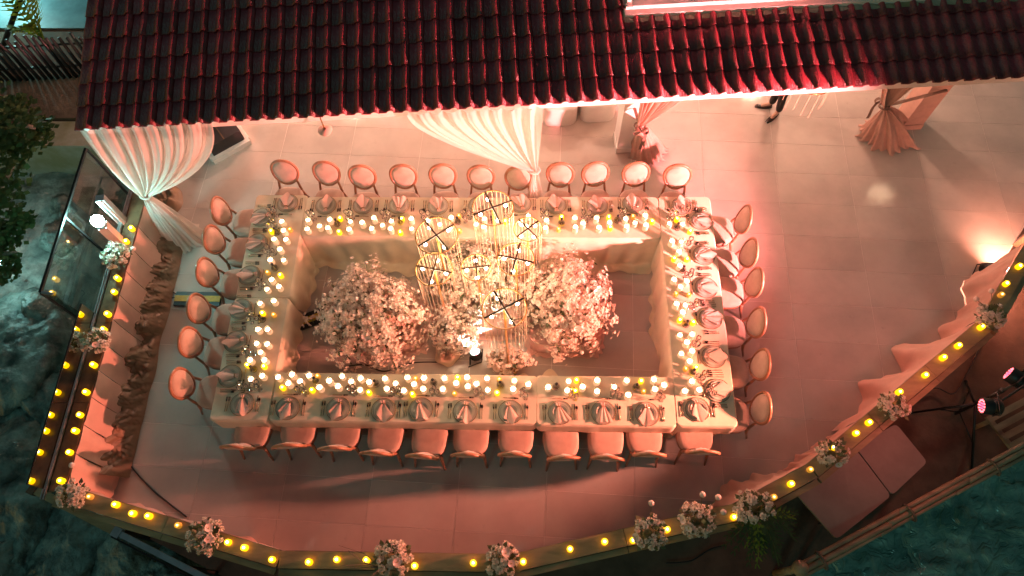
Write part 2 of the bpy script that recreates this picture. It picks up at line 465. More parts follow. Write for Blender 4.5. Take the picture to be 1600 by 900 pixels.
# palm at the top left
palm = thing('palm', 'yellow-green palm fronds over the teal paving, top left', 'palm', (-9.970, 10.567, -0.600), absolute=True)
pb = V(*(-9.887, 10.502, -0.500))
random.seed(12)
for k, (tx, ty) in enumerate(((10, -6), (30, -14), (48, -10), (55, -20), (20, 8), (70, -12))):
    tipp = V(*(-9.723, 10.133, 0.900)) + V(0, 0, 0)
    base_ = pb
    tip = V(*[(-9.848, 10.454, 0.700), (-9.440, 10.359, 0.900), (-9.102, 10.180, 1.000), (-9.171, 10.456, 0.900), (-10.062, 10.251, 0.100), (-9.737, 10.230, 0.200)][k])
    mid = base_.lerp(tip, .5) + V(0, 0, .25)
    spine = [base_ * (1 - t) ** 2 + mid * 2 * t * (1 - t) + tip * t * t for t in [i / 10 for i in range(11)]]
    b = MB().tube(spine, [.018 * (1 - .07 * i) for i in range(11)], 5)
    sd = (tip - base_).cross(V(0, 0, 1)).normalized()
    for i in range(3, 11):
        for s_ in (-1, 1):
            p = spine[i]; d = (spine[i] - spine[i - 1]).normalized()
            l = .34 * (1 - abs(i - 6) * .09)
            q = p + (d * .7 + sd * s_ * .8) * l + V(0, 0, -.06)
            b.add([p - d * .03, p + d * .03, q], [(0, 1, 2)])
            mdp = p.lerp(q, .5) + V(0, 0, .03)
            b.add([p - d * .03, mdp - d * .03, mdp + d * .03, p + d * .03], [(0, 1, 2, 3)])
    b.build('frond', M_palm, palm)
MB().tube([pb + V(0, 0, -.2), pb + V(.02, 0, .1)], [.07, .05], 8).build('trunk', M_bark, palm, True)

# tree at the left edge
random.seed(5)
tree = thing('tree', 'dark leafy tree hanging in from the left edge over the sand', 'tree', (-10.499, 5.234, -1.600), absolute=True)
tb = V(*(-10.499, 5.234, -1.600))
limbs = [[tb, tb + V(.2, .2, 1.3), V(*(-8.388, 5.625, 0.900)), V(*(-7.901, 6.178, 1.300))],
         [tb + V(.15, .15, 1.0), V(*(-8.283, 5.003, 0.600)), V(*(-7.865, 5.008, 0.700))],
         [tb + V(.2, .2, 1.3), V(*(-8.277, 6.460, 1.400)), V(*(-7.809, 6.709, 1.700)), V(*(-7.517, 6.669, 1.600))]]
b = MB()
for l in limbs: b.tube(l, [.12 - .09 * i / (len(l) - 1) for i in range(len(l))], 7)
b.build('trunk', M_bark, tree, True)
lv = MB()
CL = [((-7.967, 6.830, 1.700), .4), ((-7.596, 6.609, 1.600), .42), ((-7.556, 6.749, 1.500), .2), ((-7.914, 6.268, 1.500), .4), ((-7.852, 6.488, 1.600), .42), ((-7.984, 5.780, 1.200), .4), ((-7.949, 5.455, 0.900), .32),
      ((-8.042, 5.231, 0.800), .3), ((-7.813, 5.486, 0.850), .18), ((-8.007, 4.783, 0.600), .26), ((-8.205, 6.034, 1.500), .8), ((-8.254, 4.896, 0.800), .6), ((-8.427, 6.990, 1.800), .7), ((-7.790, 6.952, 1.700), .3)]
for (c, r) in CL:
    for k in range(int(330 * r / .4)):
        d = V(rnd(-1, 1), rnd(-1, 1), rnd(-1, 1))
        if d.length > 1 or d.length < .25: continue
        p = V(*c) + d * r * .8
        a = V(rnd(-1, 1), rnd(-1, 1), rnd(-.3, .3)).normalized(); n = V(rnd(-.5, .5), rnd(-.5, .5), 1).normalized(); s_ = a.cross(n).normalized()
        l = rnd(.07, .13); wd = l * .42
        lv.add([p, p + a * l * .5 + s_ * wd, p + a * l, p + a * l * .5 - s_ * wd], [(0, 1, 2, 3)])
lv.build('crown', M_foliage, tree)

# lower deck outside the right and near railing
dk = [(5.2, -.7), (9.8, 2.6), (13, 9), (8.2, 6.6), (6.2, 4.3), (4.6, 2.9), (2.8, 1.7), (1.3, 1.1), (0, .9), (-3, .9), (-6.2, 1.6), (-6.35, 1.2), (-3.4, .05), (0, -.35)]
DA = V(*(3.521, 0.647, -0.300)); DBv = V(*(7.207, 2.408, -0.300))
dd = (DBv - DA).normalized()
deckp = [tuple((DA - dd * 3.0)[:2]), tuple((DBv + dd * 4.5)[:2]), (11.5, 8.6), (RAIL[-1][0], RAIL[-1][1])] + RAIL[-2:1:-1] + [tuple((DA - dd * 3.0)[:2])][:0]
deckbase = struct(MB().prism(deckp, -.55, -.33).build('lower_deck', M_earth))
nrm = V(-dd.y, dd.x, 0)
for k in range(0, 14):
    o0 = DA - dd * 3.0 + nrm * (.30 * k + .01)
    quad = [o0, o0 + dd * 12, o0 + dd * 12 + nrm * .285, o0 + nrm * .285]
    cl = clip([(p.x, p.y) for p in quad], deckp)
    cx = inset(cl, 0) if len(cl) > 2 else None
    if cx: MB().prism(cl, -.329, -.30).build('deck_plank', M_deck, deckbase)

# ================================================================ HOUSE
EA = R(4.15)
ex = V(math.cos(EA), math.sin(EA), 0); eyv = V(-math.sin(EA), math.cos(EA), 0)
SL = R(12)
eu = eyv * math.cos(SL) + V(0, 0, math.sin(SL)); en = ex.cross(eu)
O = V(-5.94, 5.76, 2.75)
house = thing('house', 'house with a dark clay tiled roof along the back of the terrace', 'house', (0, 9.5, 0), absolute=True)
RM = Matrix((ex, eu, en)).transposed().to_4x4()
def hp(s, u, n=0): return O + ex * s + eu * u + en * n
LR = 13.2
roof = MB()
roof.add([hp(0.02, .05, -.03), hp(LR, .05, -.03), hp(LR, 5.2, -.03), hp(.02, 5.2, -.03), hp(.02, .05, -.10), hp(LR, .05, -.10), hp(LR, 5.2, -.10), hp(.02, 5.2, -.10)],
         [(0, 1, 2, 3), (7, 6, 5, 4), (0, 4, 5, 1), (1, 5, 6, 2), (2, 6, 7, 3), (3, 7, 4, 0)])
roof = roof.build('roof', M_plaster, house)
TWd, EXP, TL = .2072, .335, .41
def tile_mesh():
    b = MB(); prof = []
    for i in range(11):
        t = i / 10; x = t * (TWd + .022)
        z = .004 * math.cos(t * 2 * PI) if t < .5 else .05 * math.sin((t - .5) / .5 * PI) ** .8
        prof.append((x, z))
    n = len(prof); th = .013
    for (y, dz) in ((0, .028), (TL, 0)):
        for (x, z) in prof: b.v.append((x, y, z + dz))
        for (x, z) in prof: b.v.append((x, y, z + dz - th))
    for i in range(n - 1):
        b.f.append((i, i + 1, 2 * n + i + 1, 2 * n + i))
        b.f.append((n + i, 3 * n + i, 3 * n + i + 1, n + i + 1))
        b.f.append((i, n + i, n + i + 1, i + 1))
    b.f.append((0, 2 * n, 3 * n, n)); b.f.append((n - 1, 2 * n - 1, 4 * n - 1, 3 * n - 1))
    return b
tm = tile_mesh(); tme = tm.mesh('tile', M_roof, True)
random.seed(3)
spots = []
for j in range(0, 15):
    for i in range(0, 63):
        if i >= 35 and j > 3: continue
        spots.append((j, i))
cnt = 0; rest = MB()
for (j, i) in spots:
    p = hp(i * TWd, j * EXP - .06, .014 + rnd(-.006, .006))
    M = Matrix.Translation(p) @ RM @ Matrix.Rotation(rnd(-.03, .03), 4, 'Z') @ Matrix.Rotation(rnd(-.014, .014), 4, 'X')
    if cnt < 300 and i < 60:
        ob('roof_tile', tme, roof, M=M); cnt += 1
    else:
        rest.add([M @ Vector(v) for v in tm.v], tm.f)
stuff(rest.build('upper_roof_tiles', M_roof, roof, True))
# eave beam, fascia, soffit beams
MB().bar(hp(-.0, .10, -.19), hp(LR, .10, -.19), .10, .17, up=en).build('eave_beam', M_white, house)
for s_ in (.6, 3.0, 5.4, 7.35, 9.8, 12.3):
    MB().bar(hp(s_, .2, -.17), hp(s_, 5.1, -.17), .09, .12, up=en).build('rafter', M_white, house)
# porch columns
def column(x, y, wd, m=M_white):
    MB().box((x, y, 1.45), (wd, wd, 2.9), EA).build('column', m, house)
    MB().box((x, y, .06), (wd + .03, wd + .03, .12), EA).build('column_base', m, house)
column(1.62, 7.62, .34)
column(6.58, 8.12, .34, M_rose_sat)
column(-5.55, 8.35, .30)
# back wall with doorway-like panels and gable end
bw = V(0, 11.0, 0)
MB().bar(V(-6.2, 10.7, 1.55), V(9.5, 11.85, 1.55), .2, 3.1).build('wall', M_plaster, house)
for x in (-3.5, -.6, 3.2, 6.4):
    fr = MB().bar(V(x, 10.79 + (x + 3.5) * .0732, 1.1), V(x + 1.1, 10.87 + (x + 3.5) * .0732, 1.1), .06, 2.2).build('door', M_dkwood, house)
    MB().box((x + .95, 10.74 + (x + 3.5) * .0732, 1.05), (.04, .05, .12)).build('handle', M_gold, fr)
# upper storey wall and window
def up(s_, y, z): return O + ex * s_ + eyv * y + V(0, 0, z)
S0, YW = 7.30, 1.22
MB().bar(up(S0, YW + .1, 1.5), up(S0 + 5.9, YW + .1, 1.5), .2, 3.0 - .6).build('upper_wall', M_white, house)
MB().bar(up(S0 - .03, YW - .05, .30), up(S0 + 5.9, YW - .05, .30), .12, .07).build('wall_plinth', M_white, house)
MB().bar(up(S0 - .02, YW - .03, .40), up(S0 + 5.9, YW - .03, .40), .07, .05).build('wall_moulding', M_white, house)
wdw = MB()
for a, b_ in (((S0 + .12, .56), (S0 + 2.7, .56)), ((S0 + .12, 1.75), (S0 + 2.7, 1.75))): wdw.bar(up(a[0], YW - .02, a[1]), up(b_[0], YW - .02, b_[1]), .06, .09)
for s_ in (.16, 1.4, 2.66): wdw.bar(up(S0 + s_, YW - .022, .605), up(S0 + s_, YW - .022, 1.705), .06, .09, up=ex)
wdw = wdw.build('window', M_white, house)
MB().bar(up(S0 + .2, YW - .004, 1.15), up(S0 + 2.62, YW - .004, 1.15), .008, 1.1).build('pane', glass('dark_window', (.1, .12, .12), 1.2, .1), wdw)
MB().bar(up(S0 + .05, YW - .07, .50), up(S0 + 2.8, YW - .07, .50), .16, .03).build('sill', M_white, wdw)
# mortar bed where the roof meets the upper wall
mb = MB()
random.seed(21)
def mort(u, v):
    s_ = S0 - .05 + 5.9 * u
    return up(s_, YW - .02 - .16 * v + .03 * noise.noise(V(s_ * 6, v, 0)), .265 + .05 * (1 - v) + .03 * noise.noise(V(s_ * 9, v * 3, 2)))
mb.grid(mort, 140, 4).build('mortar_bed', M_conc, house)

# ceiling lamp under the eave on the left
cl_ = thing('ceiling_lamp', 'small round lamp under the eave near the left curtain', 'lamp', (-2.779, 5.971, 2.450), absolute=True)
cp = V(*(-2.779, 5.971, 2.450))
MB().lathe([(.02, .03), (.10, .0), (.085, -.03), (.0001, -.04)], 18, Matrix.Translation(cp)).build('shade', M_salmon, cl_, True)
MB().tube([cp + V(0, 0, .02), cp + V(0, 0, .25)], .008, 6).build('rod', M_gold, cl_)

# porch chandeliers
M_bulbp = emis('porch_bulb', (1.0, .66, .40), 38)
def porch_chandelier(c, label, power):
    t = thing('porch_chandelier', label, 'chandelier', c, absolute=True)
    c = V(*c)
    MB().tube([c + V(.28 * math.cos(a), .28 * math.sin(a), 0) for a in [2 * PI * k / 24 for k in range(24)]], .012, 6, closed=True).build('ring', M_gold, t, True)
    MB().tube([c, c + V(0, 0, .5)], .012, 6).build('rod', M_gold, t)
    for k in range(3):
        a = PI * k / 3; d = V(.28 * math.cos(a), .28 * math.sin(a), 0)
        MB().tube([c - d, c + d], .008, 6).build('arm', M_gold, t)
    for k in range(5):
        a = 2 * PI * k / 5 + .3; p = c + V(.15 * math.cos(a), .15 * math.sin(a), -.05)
        MB().ball(p, .028, 10, 6).build('bulb', power, t, True)
    for k in range(14):
        a = 2 * PI * k / 14; p = c + V(.28 * math.cos(a), .28 * math.sin(a), 0)
        MB().tube([p, p + V(0, 0, -.38 - .06 * (k % 3))], .005, 4).build('strand', M_crystal, t)
def fill(c, label):  # unseen lamp added deep in the porch as warm fill for the terrace
    t = thing('porch_fill', label, 'lamp', c, absolute=True, group='added warm fill lamps deep under the porch roof'); c = V(*c)
    MB().lathe([(.05, .16), (.13, .13), (.17, .0), (.13, -.13), (.05, -.16)], 16, Matrix.Translation(c)).build('shade', emis('fill_glow', (1, .6, .35), 3), t, True)
    MB().tube([c + V(0, 0, .15), c + V(0, 0, .6)], .008, 6).build('rod', M_gold, t)
    lamp('fill_light', 'POINT', c + V(0, 0, -.22), 170, (1, .56, .42), t, shadow_soft_size=.15)
fill((-4.0, 10.35, 2.5), 'warm lantern lamp added under the porch roof, leftmost of three'); fill((.2, 10.55, 2.5), 'warm lantern lamp added under the porch roof, middle of three'); fill((4.9, 10.9, 2.5), 'warm lantern lamp added under the porch roof, rightmost of three')
porch_chandelier((7.24, 8.23, 2.5), 'lit ring chandelier under the porch at right, mirrored in the floor', M_bulbp)
porch_chandelier((3.92, 6.98, 2.32), 'crystal chandelier under the eave beside the standing person', M_bulbp)

# bench and framed box under the eave
bench = thing('upholstered_bench', 'white rounded bench half hidden under the eave beside the pink curtain', 'bench', (0.840, 8.218, 0.000), EA)
def rbox(w_, d_, h_, r, z0):
    b = MB(); pts = []
    for (cx, cy, a0) in ((w_ / 2 - r, d_ / 2 - r, 0), (-w_ / 2 + r, d_ / 2 - r, PI / 2), (-w_ / 2 + r, -d_ / 2 + r, PI), (w_ / 2 - r, -d_ / 2 + r, 1.5 * PI)):
        for k in range(6): a = a0 + PI / 2 * k / 5; pts.append((cx + r * math.cos(a), cy + r * math.sin(a)))
    n = len(pts); rows = [(z0, 1), (z0 + h_ - .05, 1), (z0 + h_ - .015, .985), (z0 + h_, .95)]
    for (z, s_) in rows: b.v += [(x * s_, y * s_, z) for x, y in pts]
    for j in range(3):
        for k in range(n): b.f.append((j * n + k, j * n + (k + 1) % n, (j + 1) * n + (k + 1) % n, (j + 1) * n + k))
    b.f.append(tuple(3 * n + k for k in range(n)))
    return b
rbox(.62, .62, .42, .16, 0).build('seat', M_white, bench, True).location = (-.36, .12, 0)
rbox(.62, .62, .42, .16, 0).build('seat', M_white, bench, True).location = (.32, .16, 0)
rbox(1.35, .16, .80, .07, 0).build('backrest', M_white, bench, True).location = (0, .56, 0)

pl = thing('framed_box', 'dark box with a white frame standing on the floor behind the left curtain', 'box', (-5.425, 7.637, 0.000), R(38))
MB().box((0, 0, .17), (.60, .50, .34)).build('box_body', M_black, pl)
for (x, y, a, b_) in ((0, -.29, .72, .08), (0, .29, .72, .08), (-.34, 0, .08, .50), (.34, 0, .08, .50)):
    MB().box((x, y, .05), (a, b_, .10)).build('frame_side', M_white, pl)
MB().box((0, 0, .345), (.02, .5, .01)).build('lid_seam', M_dkwood, pl)

# ---------------------------------------------------------------- curtains
def curtain(name, label, t0, t1, tie, foot, footw, folds, m, amp=.05, power=1.9, seed=0, tie_frac=.55, ribbon=M_ribbon, post=None):
    t0, t1, tie, foot = V(*t0), V(*t1), V(*tie), V(*foot)
    d = (t1 - t0); d.z = 0; d.normalize(); nn = V(-d.y, d.x, 0)
    th = thing(name, label, 'curtain', (foot.x, foot.y, 0), absolute=True)
    def f(u, v):
        top = t0.lerp(t1, u)
        fold = math.sin(2 * PI * folds * u + seed + 2.4 * noise.noise(V(u * 4.5, seed, 0))) * (.55 + 1.1 * abs(noise.noise(V(u * 6, seed, 4)))) + .5 * noise.noise(V(u * 22, v * 1.5, seed))
        f2 = math.sin(2 * PI * folds * 2.3 * u + 1.3 + seed)
        if v <= tie_frac:
            s_ = v / tie_frac
            tp = tie + d * (u - .5) * .10 + nn * fold * .025
            e = s_ ** power
            p = V(top.x + (tp.x - top.x) * e, top.y + (tp.y - top.y) * e, top.z + (tp.z - top.z) * s_)
            a = amp * (1 - .55 * s_) * (.45 + .55 * min(1, s_ * 4))
            p += nn * (fold * a + f2 * a * .3) + d * (math.cos(2 * PI * folds * u + seed) * a * .25)
            p -= nn * .18 * math.sin(PI * s_) * .6
            return p
        s_ = (v - tie_frac) / (1 - tie_frac)
        g = s_ ** .75
        b0 = tie + d * (u - .5) * .10 + nn * fold * .025
        an = PI * (.12 + 1.76 * u); wob = 1 + .16 * fold + .12 * f2 * s_
        q = foot - d * math.cos(an) * footw * .5 * wob - nn * (math.sin(an) * footw * .36 * wob)
        p = b0.lerp(q, s_); p.x = b0.x + (q.x - b0.x) * g; p.y = b0.y + (q.y - b0.y) * g
        if s_ > .9: p += (V(foot.x, foot.y, 0) - V(p.x, p.y, 0)) * -.12 * (s_ - .9) * 10
        p.z = max(p.z, .012 + .03 * abs(f2) * (s_ > .9))
        return p
    o = MB().grid(f, folds * 14, 44).build('fabric', m, th, True)
    rr = [tie + V(.085 * math.cos(a), .07 * math.sin(a), .01 * math.sin(2 * a)) for a in [2 * PI * k / 16 for k in range(16)]]
    MB().tube(rr, .018, 6, closed=True).build('tie_band', ribbon, th, True)
    if post is not None:
        pp = V(*post)
        MB().bar(tie, V(pp.x, pp.y, tie.z), .05, .015).build('tie_ribbon', ribbon, th)
        for s_ in (-1, 1):
            b = MB()
            b.grid(lambda u, v: tie - nn * .09 + d * s_ * (.12 * math.sin(PI * u)) + V(0, 0, .06 * math.sin(2 * PI * u)) + nn * (-.05 * v), 8, 2)
            b.build('bow_loop', ribbon, th, True)
        MB().grid(lambda u, v: tie - nn * (.10 + .03 * v) + d * (.04 + .05 * u + .02 * math.sin(5 * v)) + V(0, 0, -.45 * v), 2, 6).build('bow_tail', ribbon, th, True)
    return th
curtain('curtain', 'sheer white tied curtain at the far left corner of the eave', (-5.950, 5.766, 2.700), (-4.208, 5.885, 2.700), (-5.784, 5.734, 1.200), (-5.72, 5.66, 0), .62, 9, M_sheer, .055, 1.8, 0, .56, M_sheer)
curtain('curtain', 'sheer white tied curtain in the middle, hanging to the far table', (0.156, 6.146, 2.700), (-1.639, 6.027, 2.700), (0.032, 6.140, 1.300), (.06, 6.20, 0), .32, 9, M_sheer, .05, 2.1, 1.0, .52, M_sheer)
curtain('curtain', 'dusty pink satin curtain with a bow on the middle porch column', (1.55, 7.30, 2.80), (3.05, 7.42, 2.80), (1.688, 7.099, 1.150), (1.98, 7.42, 0), .60, 8, M_rose_sat, .05, 1.15, 2.0, .58, M_ribbon, (1.62, 7.44, 0))
curtain('curtain', 'brown-pink satin curtain with a bow on the right porch column', (6.85, 7.85, 2.80), (5.1, 7.72, 2.80), (5.632, 7.611, 1.000), (6.18, 7.80, 0), .90, 8, M_rose_sat, .05, 1.2, .4, .60, M_ribbon, (6.7, 7.94, 0))

# ---------------------------------------------------------------- tables under cloths
TZ = .76
def cloth(name, label, x0, x1, y0, y1, drops, seed, r=.05):
    """drops: (left, right, near, far) cloth lengths; beyond .75 it puddles on the floor"""
    rs = random.Random(seed); per = []
    def side(p0, p1, dn, n_):
        L = (Vector(p1) - Vector(p0)).length; n = max(4, int(L / .03))
        for k in range(n): per.append((V(p0[0] + (p1[0] - p0[0]) * k / n, p0[1] + (p1[1] - p0[1]) * k / n, 0), n_, dn))
    def arc(cx, cy, a0, d0, d1):
        for k in range(6):
            a = a0 + PI / 2 * k / 6; per.append((V(cx + r * math.cos(a), cy + r * math.sin(a), 0), V(math.cos(a), math.sin(a), 0), d0 + (d1 - d0) * k / 6))
    l, rt, nr, fr = drops
    side((x0 + r, y0), (x1 - r, y0), nr, V(0, -1, 0)); arc(x1 - r, y0 + r, -PI / 2, nr, rt)
    side((x1, y0 + r), (x1, y1 - r), rt, V(1, 0, 0)); arc(x1 - r, y1 - r, 0, rt, fr)
    side((x1 - r, y1), (x0 + r, y1), fr, V(0, 1, 0)); arc(x0 + r, y1 - r, PI / 2, fr, l)
    side((x0, y1 - r), (x0, y0 + r), l, V(-1, 0, 0)); arc(x0 + r, y0 + r, PI, l, nr)
    N = len(per); dr = [p[2] for p in per]
    for _ in range(6): dr = [(dr[i - 1] + dr[i] + dr[(i + 1) % N]) / 3 for i in range(N)]
    ph = [rs.uniform(0, 6.28) for _ in range(6)]
    b = MB(); rows = 14; s_ = 0; S = []
    for i in range(N): S.append(s_); s_ += (per[(i + 1) % N][0] - per[i][0]).length
    tot = s_
    for j in range(rows + 1):
        for i in range(N):
            p, n_, _ = per[i]; s1 = S[i]
            L = dr[i] * (1 + .10 * math.sin(2 * PI * s1 / 1.9 + ph[4]) * (dr[i] > .5)); l_ = L * j / rows
            cs = V(p.x, p.y, 0); tt = s1 + .25 * l_ * math.sin(s1 * .9 + ph[1])
            fold = 1.1 * noise.noise(V(tt * 3.1, seed * 3.7, l_ * .6)) + .7 * noise.noise(V(tt * 6.5, seed, l_ * .8)) + .3 * math.sin(2 * PI * round(tot / .30) * s1 / tot + ph[0])
            fl = min(1, l_ / .7)
            out = (.006 + .018 * min(1, l_ / .04)) + (.055 if dr[i] > .5 else .02) * fl * (fold + .5)
            if l_ < .75: z = TZ - .0 - l_ + (.004 if j == 0 else 0)
            else:
                e = l_ - .75; out += e * (.75 + .8 * noise.noise(V(s1 * 1.3, 0, seed + 3))) + .02 * fold * min(1, e / .1)
                z = .012 + .05 * abs(noise.noise(V(s1 * 5, e * 9, seed))) + .025 * max(0, fold) * min(1, e / .08)
            if j == 0: out = 0
            b.v.append(tuple(p + n_ * out + V(0, 0, z)))
    for j in range(rows):
        for i in range(N): b.f.append((j * N + i, (j + 1) * N + i, (j + 1) * N + (i + 1) % N, j * N + (i + 1) % N))
    # top with soft wrinkles
    b.f.append(tuple(range(N)))
    o = b.build(name, M_cloth, None, True)
    o.data.polygons[len(o.data.polygons) - 1].use_smooth = False
    # inset crisp edge
    return tag(o, label, 'table', 'cream clothed tables set in a rectangle')
S_ = .26
cloth('clothed_table', 'cream clothed table, far half of the left side', -4.30, -3.52, 4.265, 6.03, (S_, .75, .1, S_), 1)
cloth('clothed_table', 'cream clothed table, near half of the left side', -4.31, -3.53, 2.45, 4.25, (S_, .76, .34, .1), 2)
cloth('clothed_table', 'long cream clothed table on the far side, left part', -3.50, .085, 5.30, 6.00, (.1, .1, 1.02, S_), 3)
cloth('clothed_table', 'cream clothed table on the far side, right part with pink light', .10, 1.945, 5.30, 6.02, (.1, .1, 1.05, S_), 4)
cloth('clothed_table', 'long cream clothed table down the right side', 1.965, 2.74, 2.45, 6.03, (.78, S_, .36, S_), 5)
cloth('clothed_table', 'long cream clothed table on the near side, left part', -3.50, .085, 2.45, 3.11, (.1, .1, .28, .9), 6)
cloth('clothed_table', 'cream clothed table on the near side, right part', .10, 1.94, 2.44, 3.11, (.1, .1, .28, .9), 8)

# ---------------------------------------------------------------- chairs
def chair_meshes():
    D = {}
    b = MB(); n = 28   # seat cushion: D shape, front at -y
    def seat_out(k, s_=1.0):
        a = 2 * PI * k / n; x = math.cos(a); y = math.sin(a)
        e = .62
        return V(math.copysign(abs(x) ** e, x) * (.245 - .03 * y) * s_, math.copysign(abs(y) ** e, y) * .235 * s_, 0)
    rows = [(.40, .97), (.425, 1.0), (.455, .99), (.478, .94), (.49, .82), (.497, .5)]
    for z, s_ in rows: b.v += [tuple(seat_out(k, s_) + V(0, 0, z)) for k in range(n)]
    for j in range(len(rows) - 1):
        for k in range(n): b.f.append((j * n + k, j * n + (k + 1) % n, (j + 1) * n + (k + 1) % n, (j + 1) * n + k))
    b.f.append(tuple((len(rows) - 1) * n + k for k in range(n)))
    D['seat'] = b.mesh('seat', M_chairfab, True)
    b = MB()
    for z, s_ in ((.34, .985), (.40, 1.0), (.405, .96)): b.v += [tuple(seat_out(k, s_) + V(0, 0, z)) for k in range(n)]
    for j in range(2):
        for k in range(n): b.f.append((j * n + k, j * n + (k + 1) % n, (j + 1) * n + (k + 1) % n, (j + 1) * n + k))
    b.f.append(tuple(range(n - 1, -1, -1)))
    D['seat_frame'] = b.mesh('seat_frame', M_chairwood, True)
    tl = R(15); oc = V(0, .285, .80); bu = V(0, math.sin(tl), math.cos(tl)); bnn = V(0, -math.cos(tl), math.sin(tl))
    oval = lambda a, k=1.0: oc + V(1, 0, 0) * (.205 * k * math.cos(a)) + bu * (.235 * k * math.sin(a)) + bnn * (-.035 * math.cos(a) ** 2)
    D['back_frame'] = MB().tube([oval(2 * PI * k / 36) for k in range(36)], .023, 8, closed=True).mesh('back_frame', M_chairwood, True)
    b = MB(); n = 32
    prof = [(.93, -.012), (.90, .014), (.7, .026), (.4, .032)]
    for sgn in (1, -1):
        base_ = len(b.v)
        for (k_, h) in prof: b.v += [tuple(oval(2 * PI * k / n, k_) + bnn * (h if sgn > 0 else -h * .7)) for k in range(n)]
        for j in range(len(prof) - 1):
            for k in range(n):
                q = (base_ + j * n + k, base_ + j * n + (k + 1) % n, base_ + (j + 1) * n + (k + 1) % n, base_ + (j + 1) * n + k)
                b.f.append(q if sgn > 0 else q[::-1])
        q = tuple(base_ + (len(prof) - 1) * n + k for k in range(n)); b.f.append(q if sgn > 0 else q[::-1])
    D['back_cushion'] = b.mesh('back_cushion', M_chairfab, True)
    for nm, sx in (('pl', -1), ('pr', 1)):
        D[nm] = MB().tube([V(sx * .175, .215, .40), V(sx * .165, .235, .50), V(sx * .150, .262, .615), V(sx * .145, .272, .645)], [.021, .02, .018, .018], 8).mesh('back_post', M_chairwood, True)
        D['f' + nm] = MB().tube([V(sx * .20, -.19, .385), V(sx * .20, -.195, .25), V(sx * .20, -.20, 0)], [.026, .020, .013], 8).mesh('leg', M_chairwood, True)
        D['r' + nm] = MB().tube([V(sx * .18, .20, .385), V(sx * .19, .235, .22), V(sx * .21, .30, 0)], [.026, .021, .015], 8).mesh('leg', M_chairwood, True)
    return D
CM = chair_meshes()
def chair(x, y, rz, label, group):
    t = thing('dining_chair', label, 'chair', (x, y, 0), rz, group)
    for nm, k in (('seat', 'seat'), ('seat_frame', 'seat_frame'), ('back_frame', 'back_frame'), ('back_cushion', 'back_cushion'), ('back_post', 'pl'), ('back_post', 'pr'),
                  ('leg', 'fpl'), ('leg', 'fpr'), ('leg', 'rpl'), ('leg', 'rpr')):
        ob(nm, CM[k], t)
random.seed(11)
GC = 'oval-backed dining chairs around the tables'
FAR = [(-3.924, 6.440), (-3.258, 6.400), (-2.671, 6.348), (-2.024, 6.375), (-1.386, 6.366), (-0.810, 6.368), (-0.186, 6.359), (0.421, 6.398), (1.027, 6.401), (1.642, 6.415), (2.253, 6.394)]
LEFT = [(-4.793, 5.720), (-4.796, 5.197), (-4.784, 4.642), (-4.788, 4.056), (-4.793, 3.527), (-4.779, 2.934)]
RIGHT = [(3.196, 5.630), (3.208, 5.036), (3.221, 4.563), (3.171, 3.930), (3.142, 3.312), (3.068, 2.690)]
NEAR = [(-3.831, 2.031), (-3.194, 2.032), (-2.570, 2.016), (-1.981, 1.983), (-1.371, 1.951), (-0.799, 1.959), (-0.188, 1.968), (0.429, 1.928), (1.036, 1.977), (1.562, 1.993), (2.249, 2.031)]
for k, (x, y) in enumerate(FAR):
    chair(x, y - .285 + rnd(-.02, .02), rnd(-.09, .09), 'oval-backed chair, %s from the left on the far side' % nth(k), GC)
for k, (x, y) in enumerate(LEFT):
    a = rnd(-.05, .05); chair(x + .285, y, PI / 2 + a, 'oval-backed chair on the left side, %s from the far end' % nth(k), GC)
for k, (x, y) in enumerate(RIGHT):
    chair(x - .285, y, -PI / 2 + rnd(-.1, .04), 'oval-backed chair on the right side, %s from the far end' % nth(k), GC)
for k, (x, y) in enumerate(NEAR):
    chair(x, y + .345 + rnd(-.02, .02), PI + rnd(-.09, .09), 'oval-backed chair, %s from the left on the near side' % nth(k), GC)

